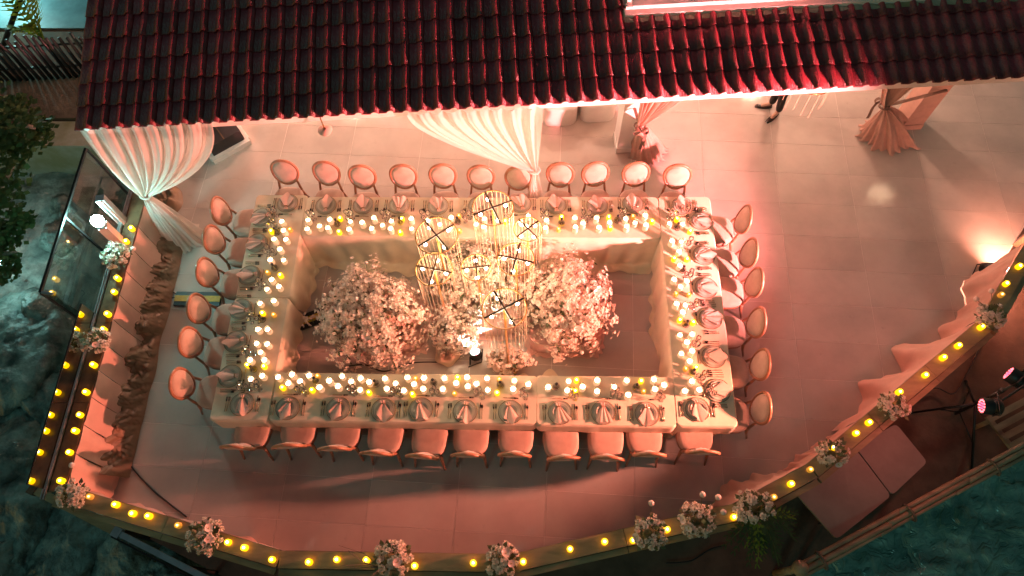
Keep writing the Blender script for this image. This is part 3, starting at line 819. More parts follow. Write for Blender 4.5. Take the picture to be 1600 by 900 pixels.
# ---------------------------------------------------------------- place settings
M_charger = glass('charger_glass', (.80, .82, .74), 1.6, .12)
def plate_mesh(r, m, name):
    return MB().lathe([(.0001, .006), (r * .62, .006), (r * .68, .012), (r * .97, .022), (r, .024), (r * .985, .019), (r * .66, .006), (r * .6, 0.0), (.0001, 0.0)], 36).mesh(name, m, True)
ME_charger = MB().lathe([(.0001, .004), (.12, .004), (.128, .008), (.158, .014), (.163, .014), (.163, .009), (.12, 0), (.0001, 0)], 40).mesh('charger_plate', M_plate2, True)
ME_rim = MB().tube([V(.162 * math.cos(2 * PI * k / 40), .162 * math.sin(2 * PI * k / 40), .014) for k in range(40)], .0035, 5, closed=True).mesh('gold_rim', M_gold, True)
ME_dinner = plate_mesh(.130, M_plate, 'dinner_plate')
ME_side = plate_mesh(.098, M_plate2, 'salad_plate')
def napkin_mesh(seed):
    rs = random.Random(seed); b = MB(); ph = rs.uniform(0, 6); sk = rs.uniform(-.25, .25); w0 = rs.uniform(.07, .10); nf = rs.uniform(1.3, 2.3)
    def f(u, v):   # fan opening towards the diner (-y)
        t = v; y = .075 - .20 * t; a = (u - .5)
        x = a * (.045 + 2 * w0 * t ** .9) + sk * .12 * t * t
        z = .034 + (.012 + .012 * t) * abs(math.sin(PI * nf * (u + .12 * math.sin(4 * u + ph)) + ph)) * (.55 + .45 * t) - .012 * t * abs(a) * 2
        y += -.03 * math.cos(PI * a * 1.6) * t + .028 * math.sin(8 * u + ph) * t
        return V(x, y, z)
    b.grid(f, 26, 10)
    def g(u, v):   # short tail on the other side of the ring
        a = (u - .5); t = v
        return V(a * (.04 + .035 * t) - sk * .05 * t, .075 + .05 * t, .034 + .015 * abs(math.sin(PI * 2 * u + ph)))
    b.grid(g, 10, 4, True)
    return b.mesh('napkin', M_napkin, True)
ME_nap = [napkin_mesh(s_) for s_ in range(6)]
ME_ring = MB().tube([V(.025 * math.cos(2 * PI * k / 14), .075, .042 + .015 * math.sin(2 * PI * k / 14)) for k in range(14)], .006, 5, closed=True).mesh('napkin_ring', M_gold, True)
def cut(kind):
    h = MB(); h.tube([V(0, -.10, .006), V(0, -.04, .007), V(0, .045, .006)], [.0055, .0048, .0036], 6)
    hd = MB()
    if kind == 'fork':
        hd.box((0, .058, .006), (.020, .026, .004))
        for x in (-.0085, -.003, .003, .0085): hd.box((x, .088, .007), (.0035, .036, .003))
    elif kind == 'knife':
        hd.add([(-.006, .044, .005), (.006, .044, .005), (.011, .09, .005), (.006, .125, .005), (-.005, .128, .005), (-.006, .09, .007), (-.006, .044, .009), (.006, .044, .009), (.011, .09, .008), (.006, .125, .007), (-.005, .128, .007)],
               [(4, 3, 2, 1, 0), (6, 7, 8, 9, 10), (0, 1, 7, 6), (1, 2, 8, 7), (2, 3, 9, 8), (3, 4, 10, 9), (4, 0, 6, 10)])
    else:
        hd.ball((0, .072, .008), .02, 10, 5, (.85, 1.45, .3))
    return h.mesh('handle', M_cutlery, True), hd.mesh('head', M_cuthead, True)
CUT = {k: cut(k) for k in ('fork', 'knife', 'spoon')}
def stem(h, r):
    return MB().lathe([(.0001, .003), (.030, .002), (.031, .004), (.006, .010), (.0042, .03), (.0042, h * .45), (.010, h * .49), (r * .85, h * .62), (r, h * .78), (r * .86, h)], 18).mesh('wine_glass', M_glass, True)
ME_glass = [stem(.20, .040), stem(.175, .036), stem(.15, .032)]

def setting(x, y, rz, where, seed):
    rs = random.Random(seed)
    Mx = Matrix.Translation((x, y, TZ + .006)) @ Matrix.Rotation(rz, 4, 'Z')
    def top(name, me, lx, ly, lz, a, label, cat, group):
        p = Mx @ V(lx, ly, lz)
        return tag(ob(name, me, None, p, rz + a), label, cat, group)
    cp_ = top('charger_plate', ME_charger, 0, 0, 0, 0, 'gold-rimmed charger plate ' + where, 'plate', 'charger plates')
    ob('gold_rim', ME_rim, cp_)
    top('dinner_plate', ME_dinner, 0, 0, .006, 0, 'pale dinner plate ' + where, 'plate', 'dinner plates')
    top('salad_plate', ME_side, 0, 0, .014, 0, 'small upper plate ' + where, 'plate', 'salad plates')
    nk = top('napkin', ME_nap[rs.randrange(6)], 0, 0, .004, rs.uniform(-.3, .3), 'folded dusty pink napkin on the plate ' + where, 'napkin', 'folded napkins')
    ob('napkin_ring', ME_ring, nk)
    def cutl(kind, lx, ly, a, label):
        p = Mx @ V(lx, ly, 0); t = tag(ob(kind, CUT[kind][0], None, p, rz + a + rs.uniform(-.05, .05)), label, kind, kind + 's at the place settings')
        ob('head', CUT[kind][1], t)
    cutl('fork', -.225, 0, 0, 'outer fork beside the plate ' + where)
    cutl('fork', -.195, .005, 0, 'inner fork beside the plate ' + where)
    cutl('knife', .195, 0, 0, 'knife beside the plate ' + where)
    cutl('spoon', .225, .0, 0, 'spoon beside the plate ' + where)
    cutl('fork', .0, .195, -PI / 2, 'dessert fork above the plate ' + where)
    for k, (gx, gy) in enumerate(((.14, .23), (.215, .20), (.185, .285))):
        top('wine_glass', ME_glass[k], gx + rs.uniform(-.015, .015), gy + rs.uniform(-.015, .015), -.002, 0, ('tall', 'middle-sized', 'short')[k] + ' stem glass by the plate ' + where, 'glass', 'stem glasses')
SF = [(-3.793, 5.873), (-3.185, 5.835), (-2.601, 5.844), (-2.043, 5.848), (-1.441, 5.839), (-0.812, 5.843), (-0.165, 5.881), (0.372, 5.861), (1.011, 5.853), (1.562, 5.891), (2.312, 5.854)]
SLf = [(-4.156, 5.615), (-4.144, 5.163), (-4.164, 4.614), (-4.184, 4.065), (-4.169, 3.565), (-4.146, 3.053)]
SR = [(2.579, 5.588), (2.554, 4.997), (2.537, 4.468), (2.549, 3.985), (2.533, 3.410), (2.543, 2.926)]
SN = [(-3.906, 2.655), (-3.272, 2.609), (-2.585, 2.609), (-1.970, 2.599), (-1.464, 2.615), (-0.866, 2.596), (-0.259, 2.595), (0.406, 2.595), (0.982, 2.602), (1.566, 2.592), (2.241, 2.662)]
for k, (x, y) in enumerate(SF): setting(x, y, PI, '%s from the left on the far side' % nth(k), 100 + k)
for k, (x, y) in enumerate(SLf): setting(x, y, -PI / 2, '%s from the far end on the left side' % nth(k), 200 + k)
for k, (x, y) in enumerate(SR): setting(x, y, PI / 2, '%s from the far end on the right side' % nth(k), 300 + k)
for k, (x, y) in enumerate(SN): setting(x, y, 0, '%s from the left on the near side' % nth(k), 400 + k)

# ---------------------------------------------------------------- candles and bottles on the tables
def candle_meshes(r, h, m_b, m_f, glassy, fr=.46):
    body = MB().lathe([(r * .98, 0), (r, .004), (r, h - .008), (r * .96, h), (r * .85, h), (r * .74, h - .010), (.0001, h - .012)], 18).mesh('wax', m_b, True)
    fl = MB().lathe([(r * fr, h - .008), (r * fr * .9, h + .004), (r * fr * .5, h + .012), (.0001, h + .015)], 14).mesh('flame', m_f, True)
    gl = MB().lathe([(r + .007, 0), (r + .008, h + .025), (r + .005, h + .025), (r + .004, h)], 18).mesh('holder', M_holder, True) if glassy else None
    return body, fl, gl
CW = [candle_meshes(.044, .105, M_wax, M_flame, True), candle_meshes(.045, .125, M_wax, M_flame, True), candle_meshes(.041, .085, M_wax, M_flame, True)]
M_wax3 = mat('amber_led_candle_dim', (.72, .42, .12), .5, emit=(1.0, .42, .02), es=.14)
M_flame3 = emis('led_flame_dim', (1.0, .62, .20), 3)
CY = [candle_meshes(.035, .075, M_wax2, M_flame2, False, .34), candle_meshes(.035, .085, M_wax2, M_flame2, False, .30), candle_meshes(.035, .07, M_wax3, M_flame3, False, .26)]
ME_bot = MB().lathe([(.0001, .002), (.052, .002), (.054, .01), (.048, .04), (.024, .085), (.013, .105), (.013, .122), (.015, .126), (.011, .126), (.011, .1), (.044, .042), (.048, .012), (.0001, .008)], 18).mesh('bottle', M_glass, True)
ME_stop = MB().lathe([(.016, .118), (.021, .128), (.021, .142), (.018, .147), (.0001, .147)], 14).mesh('stopper', M_black, True)
random.seed(31)
def put_candles(pts, kind, where, axis):
    pts = sorted(pts, key=(lambda p: p[0]) if axis == 0 else (lambda p: -p[1]))
    frm = 'from the left' if axis == 0 else 'from the far end'
    for k, (x, y) in enumerate(pts):
        if kind == 'white':
            me = random.choice(CW); t = thing('pillar_candle', 'lit ivory candle in glass, %s %s on the %s' % (nth(k), frm, where), 'candle', (x, y, TZ + .006), group='ivory candles on the tables')
        elif kind == 'yellow':
            me = random.choice(CY); t = thing('amber_candle', 'small amber candle, %s amber one %s on the %s' % (nth(k), frm, where), 'candle', (x, y, TZ + .006), group='amber candles on the tables')
        else:
            t = tag(ob('glass_bottle', ME_bot, None, (x, y, TZ + .006)), 'little clear bottle with dark stopper, %s %s on the %s' % (nth(k), frm, where), 'bottle', 'stoppered bottles on the tables')
            ob('stopper', ME_stop, t); continue
        ob('wax', me[0], t); ob('flame', me[1], t)
        if me[2]: ob('holder', me[2], t)
put_candles([(-3.795, 5.491), (-3.733, 5.321), (-3.851, 5.171), (-3.678, 5.177), (-3.743, 5.010), (-3.858, 4.828), (-3.666, 4.835), (-3.782, 4.500), (-3.657, 4.390), (-3.831, 4.355), (-3.893, 4.130), (-3.693, 4.160), (-3.845, 3.717), (-3.707, 3.718), (-3.834, 3.510), (-3.674, 3.495), (-3.756, 3.382), (-3.875, 3.259), (-3.674, 3.262), (-3.821, 2.989), (-3.664, 3.032)], 'white', 'left tables', 1)
put_candles([(-3.667, 5.382), (-3.943, 5.343), (-3.886, 4.650), (-3.683, 4.598), (-3.680, 3.968), (-3.845, 3.991), (-3.684, 3.187), (-3.919, 3.206)], 'yellow', 'left tables', 1)
put_candles([(-3.876, 5.350), (-3.806, 4.738), (-3.847, 3.910), (-3.840, 3.156)], 'b', 'left tables', 1)
put_candles([(-3.442, 3.017), (-3.251, 3.050), (-3.131, 2.961), (-3.279, 2.924), (-3.020, 3.045), (-2.847, 2.874), (-2.727, 2.967), (-2.599, 2.892), (-2.569, 3.046), (-2.431, 2.966), (-2.307, 3.013), (-2.300, 2.855), (-2.184, 2.963), (-1.970, 3.007), (-1.826, 2.952), (-1.937, 2.875), (-1.704, 2.852), (-1.666, 3.033), (-1.571, 2.940), (-1.439, 3.023), (-1.440, 2.876), (-1.161, 3.026), (-1.175, 2.873), (-0.998, 2.962), (-0.855, 3.040), (-0.840, 2.918), (-0.724, 2.955), (-0.584, 3.039), (-0.569, 2.876), (-0.211, 3.012), (-0.225, 2.881), (-0.021, 2.958), (0.247, 2.921), (0.524, 3.011), (0.503, 2.870), (0.709, 2.927), (0.907, 3.016), (0.902, 2.869), (1.138, 2.937), (1.305, 3.025), (1.314, 2.819), (1.674, 3.045), (1.800, 2.961), (1.674, 2.904)], 'white', 'near tables', 0)
put_candles([(-3.374, 2.884), (-2.964, 2.854), (-2.919, 3.059), (-2.182, 2.829), (-1.564, 3.039), (-1.588, 2.815), (-0.989, 3.055), (-1.020, 2.833), (-0.443, 2.850), (-0.419, 3.043), (0.612, 2.888), (0.633, 3.037), (1.509, 3.039), (1.535, 2.895)], 'yellow', 'near tables', 0)
put_candles([(-2.940, 3.001), (-2.108, 2.969), (-1.318, 2.993), (-0.402, 2.973), (0.360, 2.955), (1.441, 2.959)], 'b', 'near tables', 0)
put_candles([(2.077, 5.503), (2.270, 5.492), (2.084, 5.181), (2.228, 5.188), (2.177, 5.018), (2.168, 4.785), (2.066, 4.556), (2.244, 4.529), (2.153, 4.447), (2.065, 4.163), (2.196, 4.158), (2.146, 4.041), (2.082, 3.701), (2.241, 3.698), (2.160, 3.580), (2.078, 3.426), (2.218, 3.453), (2.177, 3.312), (2.183, 3.024), (2.075, 2.887), (2.263, 2.900)], 'white', 'right table', 1)
put_candles([(2.201, 5.597), (2.381, 5.385), (2.105, 4.919), (2.295, 4.914), (2.088, 4.351), (2.271, 4.341), (2.107, 3.942), (2.290, 3.905), (2.127, 3.221), (2.265, 3.239)], 'yellow', 'right table', 1)
put_candles([(2.202, 5.474), (2.219, 4.751), (2.198, 3.892), (2.224, 3.180)], 'b', 'right table', 1)
put_candles([(-3.395, 5.519), (-3.383, 5.361), (-3.203, 5.412), (-3.062, 5.528), (-3.066, 5.369), (-2.748, 5.504), (-2.747, 5.359), (-2.557, 5.468), (-2.386, 5.550), (-2.405, 5.374), (-2.252, 5.444), (-2.123, 5.516), (-2.113, 5.363), (-1.816, 5.540), (-1.803, 5.383), (-1.382, 5.464), (-1.560, 5.508), (-1.223, 5.398), (-1.214, 5.578), (-0.707, 5.553), (-0.712, 5.401), (-0.830, 5.457), (-0.044, 5.625), (-0.067, 5.439), (-0.159, 5.517), (0.230, 5.537), (0.217, 5.391), (0.655, 5.568), (0.776, 5.478), (0.663, 5.410), (0.983, 5.570), (1.017, 5.417), (1.179, 5.503), (1.422, 5.573), (1.427, 5.427), (1.562, 5.511), (1.718, 5.619), (1.717, 5.451)], 'white', 'far tables', 0)
put_candles([(-2.922, 5.581), (-2.908, 5.343), (-1.972, 5.579), (-1.976, 5.339), (-1.104, 5.637), (-1.081, 5.378), (-0.393, 5.545), (0.461, 5.624), (0.415, 5.410), (1.178, 5.628), (1.190, 5.438), (1.542, 5.642), (1.826, 5.558)], 'yellow', 'far tables', 0)
put_candles([(-2.966, 5.509), (-1.995, 5.542), (-1.122, 5.554), (-0.609, 5.569), (0.460, 5.541), (1.308, 5.597)], 'b', 'far tables', 0)

# ---------------------------------------------------------------- crystal column lamps
def column_lamp(c, rad, rot, nstr, slen, label):
    x, y, z = c
    t = thing('crystal_lamp', label, 'lamp', (x, y, 0), rot, 'gold crystal lamps in the middle')
    MB().lathe([(.0001, 0), (.14, 0), (.14, .012), (.02, .02), (.0001, .02)], 20).build('base', M_gold, t, True)
    MB().tube([V(0, 0, .01), V(0, 0, z)], .017, 8).build('pole', M_goldwood, t, True)
    MB().tube([V(rad * math.cos(2 * PI * k / 48), rad * math.sin(2 * PI * k / 48), z) for k in range(48)], .0085, 6, closed=True).build('ring', M_goldwood, t, True)
    for a in (0, PI / 2):
        d = V(math.cos(a), math.sin(a), 0) * rad
        MB().bar(V(0, 0, z + .008) - d, V(0, 0, z + .008) + d, .022, .016).build('crossbar', M_dkwood, t)
    me = MB().ball((0, 0, 0), .024, 10, 6).mesh('bulb', M_bulb, True)
    for k in range(4):
        a = PI / 2 * k; ob('bulb', me, t, (rad * .66 * math.cos(a), rad * .66 * math.sin(a), z - .045))
    sm = [MB().tube([V(0, 0, 0), V(0, 0, -L)], .0036, 5).mesh('strand', M_crystal) for L in (slen, slen * .9, slen * .97)]
    for k in range(nstr):
        a = 2 * PI * (k + .5) / nstr
        ob('strand', sm[k % 3], t, (rad * math.cos(a), rad * math.sin(a), z))
    lamp('bulb_light', 'POINT', (0, 0, z - .16), 6.0, (1, .62, .38), t, shadow_soft_size=.15)
L7 = [((-1.233, 4.578, 2.050), .275, .65, 28, .85, 'large crystal lamp at the back left of the centre group'),
      ((-0.505, 4.941, 2.150), .270, .42, 28, .90, 'tallest crystal lamp at the back of the centre group'),
      ((-0.042, 4.742, 1.950), .185, .72, 22, .80, 'small crystal lamp at the back right of the centre group'),
      ((-1.264, 4.184, 1.850), .240, -.20, 26, .85, 'crystal lamp at the left of the centre group over the flowers'),
      ((-0.722, 4.268, 1.750), .195, .12, 22, .70, 'smallest crystal lamp in the middle of the centre group'),
      ((-0.196, 4.317, 1.900), .240, -.22, 26, .85, 'crystal lamp at the right of the centre group'),
      ((-0.318, 3.479, 2.200), .270, .52, 30, .95, 'nearest crystal lamp, standing in front beside the LED spotlight')]
for a in L7: column_lamp(*a)

# ---------------------------------------------------------------- centre flower arrangements
def petal_cluster(b, p, n_, r, npet=5, lift=.5, a0=None):
    n_ = n_.normalized(); a = n_.cross(V(.3, .2, 1)); a.normalize(); c_ = n_.cross(a)
    a0 = random.uniform(0, 6.28) if a0 is None else a0
    for k in range(npet):
        th = a0 + 2 * PI * k / npet; d = a * math.cos(th) + c_ * math.sin(th); s_ = a * -math.sin(th) + c_ * math.cos(th)
        m_ = p + d * r * .55 + n_ * r * lift * .4; tp = p + d * r + n_ * r * lift
        b.add([p, m_ + s_ * r * .42, tp, m_ - s_ * r * .42], [(0, 1, 2, 3)])
def anthurium(parent, p, n_, r):
    n_ = n_.normalized(); a = n_.cross(V(.2, .3, 1)).normalized(); c_ = n_.cross(a); b = MB()
    def f(u, v):
        th = 2 * PI * u; k = 1 - .28 * abs(math.cos(th / 2)) ** 6
        return p + (a * math.cos(th) * 1.05 + c_ * math.sin(th) * .82) * r * v * k + n_ * (r * .28 * v * v)
    b.grid(f, 18, 4)
    o = b.build('anthurium_bloom', M_anth, parent, True)
    MB().tube([p + n_ * .005, p + n_ * r * .5 - a * r * .3], [.006, .003], 5).build('spadix', M_yellow, o, True)
def flower_mass(label, centre, rad, nsprig, nanth, seed, per=20):
    random.seed(seed)
    c = V(*centre)
    t = thing('flower_arrangement', label, 'flowers', (c.x, c.y, 0), absolute=True, group='blossom arrangements in the middle')
    bl = MB(); lf = MB(); st = MB()
    for k in range(nsprig):
        while True:
            d = V(rnd(-1, 1), rnd(-1, 1), rnd(-.55, 1))
            if .2 < d.length < 1: break
        d.normalize()
        q = (rnd(.62, 1.0) + (rnd(.05, .34) if random.random() < .28 else 0)) * (1 + .32 * noise.noise(d * 1.9 + V(seed, 0, 0)) + .14 * noise.noise(d * 4.5 + V(0, seed, 0)))
        p = c + V(d.x * rad[0], d.y * rad[1], d.z * rad[2]) * q
        p.z = max(p.z, .12)
        n_ = V(d.x / rad[0], d.y / rad[1], d.z / rad[2] + .25).normalized()
        st.tube([c + (p - c) * .45 - V(0, 0, .05), p], .004, 4, cap=False)
        for i in range(per):
            off = V(random.gauss(0, .042), random.gauss(0, .042), random.gauss(0, .042)) + n_ * random.gauss(0, .03)
            petal_cluster(bl, p + off + n_ * rnd(-.02, .05), (n_ + off * 9), rnd(.019, .038), 5, rnd(.3, .8))
        for i in range(2):
            off = V(random.gauss(0, .06), random.gauss(0, .06), random.gauss(0, .05)); a = V(rnd(-1, 1), rnd(-1, 1), rnd(-.3, .8)).normalized()
            pp = p + off - n_ * .05; s_ = a.cross(n_)
            if s_.length < .01: continue
            s_.normalize(); l = rnd(.05, .09)
            lf.add([pp, pp + a * l * .5 + s_ * l * .28, pp + a * l, pp + a * l * .5 - s_ * l * .28], [(0, 1, 2, 3)])
    o = bl.build('blossoms', M_flower, t); o['kind'] = 'stuff'
    o = lf.build('leaves', M_leaf, t); o['kind'] = 'stuff'
    st.build('stems', M_leaf, t)
    # dark leafy core keeps the mass from being see-through
    core = MB()
    core.grid(lambda u, v: c + V(math.sin(PI * v) * math.cos(2 * PI * u) * rad[0], math.sin(PI * v) * math.sin(2 * PI * u) * rad[1], -math.cos(PI * v) * rad[2]) * (.56 + .12 * noise.noise(V(math.cos(6.28 * u) * 2, math.sin(6.28 * u) * 2, v * 5))), 24, 14)
    core.build('leafy_core', M_core, t, True)
    for k in range(nanth):
        d = V(rnd(-1, 1), rnd(-1, .6), rnd(.2, 1)).normalized()
        p = c + V(d.x * rad[0], d.y * rad[1], d.z * rad[2]) * 1.06
        anthurium(t, p, d + V(0, -.1, .4), rnd(.05, .065))
    # round ball blooms on long stalks
    for k in range(6):
        d = V(rnd(-1, 1), rnd(-.6, 1), rnd(.1, .8)).normalized()
        p = c + V(d.x * rad[0], d.y * rad[1], d.z * rad[2]) * rnd(1.12, 1.3)
        o = MB().ball(p, .028, 10, 6).build('ball_bloom', M_anth, t, True)
        MB().tube([c + (p - c) * .6, p], .004, 4).build('stalk', M_leaf, o)
    return t
flower_mass('big cream-pink blossom mound on the left of the centrepiece', (-2.304, 4.063, 0.620), (.72, .68, .48), 290, 9, 51)
flower_mass('big pink blossom mound on the right of the centrepiece', (0.514, 4.253, 0.620), (.62, .66, .48), 270, 9, 52)
flower_mass('pale blossom bank behind and between the crystal lamps', (-0.816, 4.701, 0.450), (.70, .55, .42), 200, 4, 53)
flower_mass('low blossom heap left of the LED spotlight, lit white', (-1.105, 3.950, 0.360), (.36, .26, .30), 80, 2, 54)
flower_mass('small blossom tuft beside the near table and the front lamp pole', (-0.362, 3.520, 0.160), (.26, .17, .16), 26, 1, 55)

def plinth(label, x0, x1, y0, y1, h, seed):
    rs = random.Random(seed); b = MB(); N = 90; ph = rs.uniform(0, 6)
    def f(u, v):
        a = 2 * PI * u; cx = (x0 + x1) / 2; cy = (y0 + y1) / 2
        e = .35; X = math.copysign(abs(math.cos(a)) ** e, math.cos(a)) * (x1 - x0) / 2; Y = math.copysign(abs(math.sin(a)) ** e, math.sin(a)) * (y1 - y0) / 2
        fo = math.sin(a * 19 + ph + math.sin(3 * a)) * .02
        if v < .7: k = v / .7; return V(cx + X * (1 + fo * k), cy + Y * (1 + fo * k), h * (1 - k) + .01)
        k = (v - .7) / .3
        n1 = noise.noise(V(a * 2.2, seed, 0)); sp = 1 + k * (.10 + .13 * n1 + 2 * fo)
        return V(cx + X * sp, cy + Y * (1 + k * (.16 + .3 * max(0, n1) + 2 * fo)), .012 + .05 * abs(math.sin(k * 6 + a * 9)) * (1 - k * .6) * abs(noise.noise(V(a * 4, k * 3, seed))) * 2)
    b.grid(f, N, 16)
    top_ = tuple(range(N)); b.f.append(top_)
    tag(b.build('draped_plinth', M_pinkcloth, None, True), label, 'plinth', 'fabric-covered plinths under the flowers')
plinth('pink draped plinth under the left blossom mound', -2.85, -1.62, 3.72, 4.55, .36, 3)
plinth('pink draped plinth under the right blossom mound', -.02, 1.06, 3.72, 4.55, .36, 4)
plinth('cream draped plinth under the blossoms behind the lamps', -1.45, -.15, 4.0, 4.9, .30, 5)

# giant paper rose
gr = thing('giant_rose', 'giant cream paper rose on the floor left of the LED spotlight', 'flower', (-1.252, 3.647, 0.060), absolute=True)
gc = V(*(-1.243, 3.648, 0.140)); random.seed(9)
up_ = V(.05, -.35, 1).normalized(); ra = up_.cross(V(0, 1, 0)).normalized(); rb = up_.cross(ra)
for lay, (r0, npt, lift) in enumerate(((.03, 3, .16), (.06, 3, .15), (.09, 4, .13), (.125, 5, .10), (.16, 5, .06), (.185, 6, .01))):
    for k in range(npt):
        a0 = 2 * PI * k / npt + lay * .7 + rnd(-.1, .1); wd = 2 * PI / npt * .72
        def f(u, v):
            a = a0 + (u - .5) * 2 * wd * (1 - .15 * v); rr = r0 * (.45 + .55 * v ** .8) * (1 + .08 * math.sin(a * 5 + lay))
            zz = lift * v ** .9 - .04 * (v ** 3) * (lay > 2) - .03 * abs(u - .5) * v
            return gc + (ra * math.cos(a) + rb * math.sin(a)) * rr + up_ * (zz - .04)
        MB().grid(f, 8, 5).build('petal', M_bigrose, gr, True)

# ---------------------------------------------------------------- LED par cans
def par_can(parent, p, d, r=.085, L=.17, leds=None, prefix='', strength=20):
    """can at p (front centre) looking along d"""
    p = V(*p); d = Vector(d).normalized(); q = d.to_track_quat('Z', 'Y').to_matrix().to_4x4(); M = Matrix.Translation(p) @ q
    can = MB().lathe([(r * .45, -L), (r * .8, -L * .92), (r, -L * .55), (r, .0), (r * .96, .006), (r * .92, -.004), (.0001, -.006)], 22, M, close=True).build('can', M_black, parent, True)
    for k in range(5):
        MB().tube([M @ V(r * 1.01 * math.cos(2 * PI * i / 20), r * 1.01 * math.sin(2 * PI * i / 20), -L * (.5 + .08 * k)) for i in range(20)], .004, 4, closed=True).build('cooling_fin', M_blackmetal, can)
    mats_ = [emis('led_%d_%s' % (i, prefix), c, strength) for i, c in enumerate(leds)]
    k = 0
    for (rr, n_) in ((0, 1), (r * .34, 6), (r * .70, 12)):
        for i in range(n_):
            a = 2 * PI * i / n_; c_ = M @ V(rr * math.cos(a), rr * math.sin(a), -.002)
            MB().ball(c_, r * .125, 7, 4).build('led', mats_[(k * 7 + i) % len(mats_)], parent, True); k += 1
    sd = d.cross(V(0, 0, 1)); sd = V(1, 0, 0) if sd.length < .05 else sd.normalized()
    return can, sd
# centre spotlight
cp0 = V(*(-0.820, 3.671, 0.200))
ct = thing('led_spotlight', 'LED par spotlight glowing white on the floor in front of the flowers', 'spotlight', (-0.825, 3.481, 0.000), absolute=True)
dC = V(-.12, .28, .85)
can, sd = par_can(ct, cp0, dC, .085, .15, ((.7, 1, .9), (1, 1, 1), (.9, 1, 1), (1, .3, .35), (.3, 1, .6)), 'c', 9)
for s_ in (-1, 1):
    q = cp0 - dC.normalized() * .08 + sd * .095 * s_
    MB().tube([q, V(q.x, q.y - .08, .012), V(q.x + .0, q.y + .10, .012)], .008, 6).build('bracket', M_black, ct, True)
MB().tube([cp0 + sd * -.11 + V(0, -.14, -.18), cp0 + sd * .11 + V(0, -.14, -.18)], .008, 6).build('bracket', M_black, ct, True)
lamp('led_light', 'SPOT', cp0 + dC.normalized() * .03, 130, (1, .82, .72), ct, aim=cp0 + V(-.25, 1.0, .75), spot_size=R(120), spot_blend=.8, shadow_soft_size=.06)

# floor uplight by the right railing
ut = thing('floor_uplight', 'par can uplight blazing white on the floor at the right railing', 'spotlight', (7.248, 5.126, 0.000), absolute=True)
upz = V(*(7.142, 5.081, 0.260))
dU = V(.55, -.35, .75)
can, sd = par_can(ut, upz, dU, .10, .24, ((1, .85, .78), (1, .9, .85)), 'u', 30)
for s_ in (-1, 1):
    q = upz - dU.normalized() * .12 + sd * .11 * s_
    MB().tube([q, V(q.x - .10, q.y + .07, .012)], .009, 6).build('bracket', M_black, ut, True)
q = upz - dU.normalized() * .12
MB().tube([V(q.x - .10, q.y + .07, .012) + sd * .11, V(q.x - .10, q.y + .07, .012) - sd * .11], .009, 6).build('bracket', M_black, ut, True)
lamp('uplight_beam', 'POINT', upz + dU.normalized() * .09, 125, (1, .36, .25), ut, shadow_soft_size=.08)

# tripod with two red pars on the lower deck
tp = thing('tripod', 'black tripod light stand on the lower deck at right', 'stand', (6.345, 2.942, -0.300), absolute=True)
hub = V(*(6.025, 2.859, 0.250)); ft = V(hub.x, hub.y, -.3)
hub.x = 6.1; hub.y = 2.87; base_ = V(6.1, 2.87, -.3)
feet = [V(*(5.646, 2.960, -0.290)), V(*(6.288, 2.102, -0.290)), V(6.55, 3.45, -.29)]
for f_ in feet:
    MB().tube([hub + V(0, 0, .25), f_], .018, 6).build('leg', M_blackmetal, tp, True)
    MB().tube([hub + V(0, 0, -.15), f_.lerp(hub + V(0, 0, .25), .42)], .011, 6).build('brace', M_blackmetal, tp, True)
    MB().ball(f_ + V(0, 0, .01), .025, 8, 5).build('foot', M_black, tp, True)
topz = 2.35
MB().tube([V(6.1, 2.87, .0), V(6.1, 2.87, 1.1)], .022, 8).build('pole', M_blackmetal, tp, True)
MB().tube([V(6.1, 2.87, 1.1), V(6.1, 2.87, topz)], .017, 8).build('extension_pole', M_steel, tp, True)
MB().lathe([(.03, -.04), (.034, 0), (.03, .04)], 10, Matrix.Translation((6.1, 2.87, 1.1)), close=True).build('collar', M_black, tp, True)
p1_ = V(*(5.202, 2.394, 2.000)); p2_ = V(*(5.619, 2.793, 2.000))
barc = (p1_ + p2_) / 2
MB().tube([p1_ + V(.14, .02, .16), V(6.1, 2.87, topz - .1), p2_ + V(.14, .02, .16)], .014, 6).build('crossbar', M_blackmetal, tp, True)
RED = ((1, .04, .08), (1, .10, .12), (1, .45, .5), (1, .05, .1))
def red_par(p, aim, label, pw, pre, size, bcol):
    t = thing('red_par_light', label, 'spotlight', p, absolute=True, group='red par lights on the tripod')
    d = (Vector(aim) - Vector(p)).normalized()
    can, sd = par_can(t, p, d, .095, .22, RED, pre, 2.5)
    yk = [Vector(p) - d * .1 + sd * .11, Vector(p) - d * .1 + sd * .11 + V(0, 0, .15), Vector(p) - d * .1 - sd * .11 + V(0, 0, .15), Vector(p) - d * .1 - sd * .11]
    MB().tube(yk, .009, 6).build('yoke', M_blackmetal, t, True)
    lamp('par_beam', 'SPOT', Vector(p) + d * .03, pw, bcol, t, aim=aim, spot_size=R(size), spot_blend=1.0, shadow_soft_size=.09)
    lamp('par_spill', 'SPOT', Vector(p) + d * .03, 13, (1, .16, .12), t, aim=Vector(p) + d + V(0, 0, -1.2), spot_size=R(165), spot_blend=.6, shadow_soft_size=.09)
red_par(p1_, (-6.2, 3.7, .95), 'red LED par on the tripod, nearer the tabletops, facing left', 2000, 'a', 62, (1, .26, .175))
red_par(p2_, (1.1, 6.9, 1.9), 'red LED par on the tripod, farther up at the right edge', 5000, 'b', 74, (1, .24, .24))

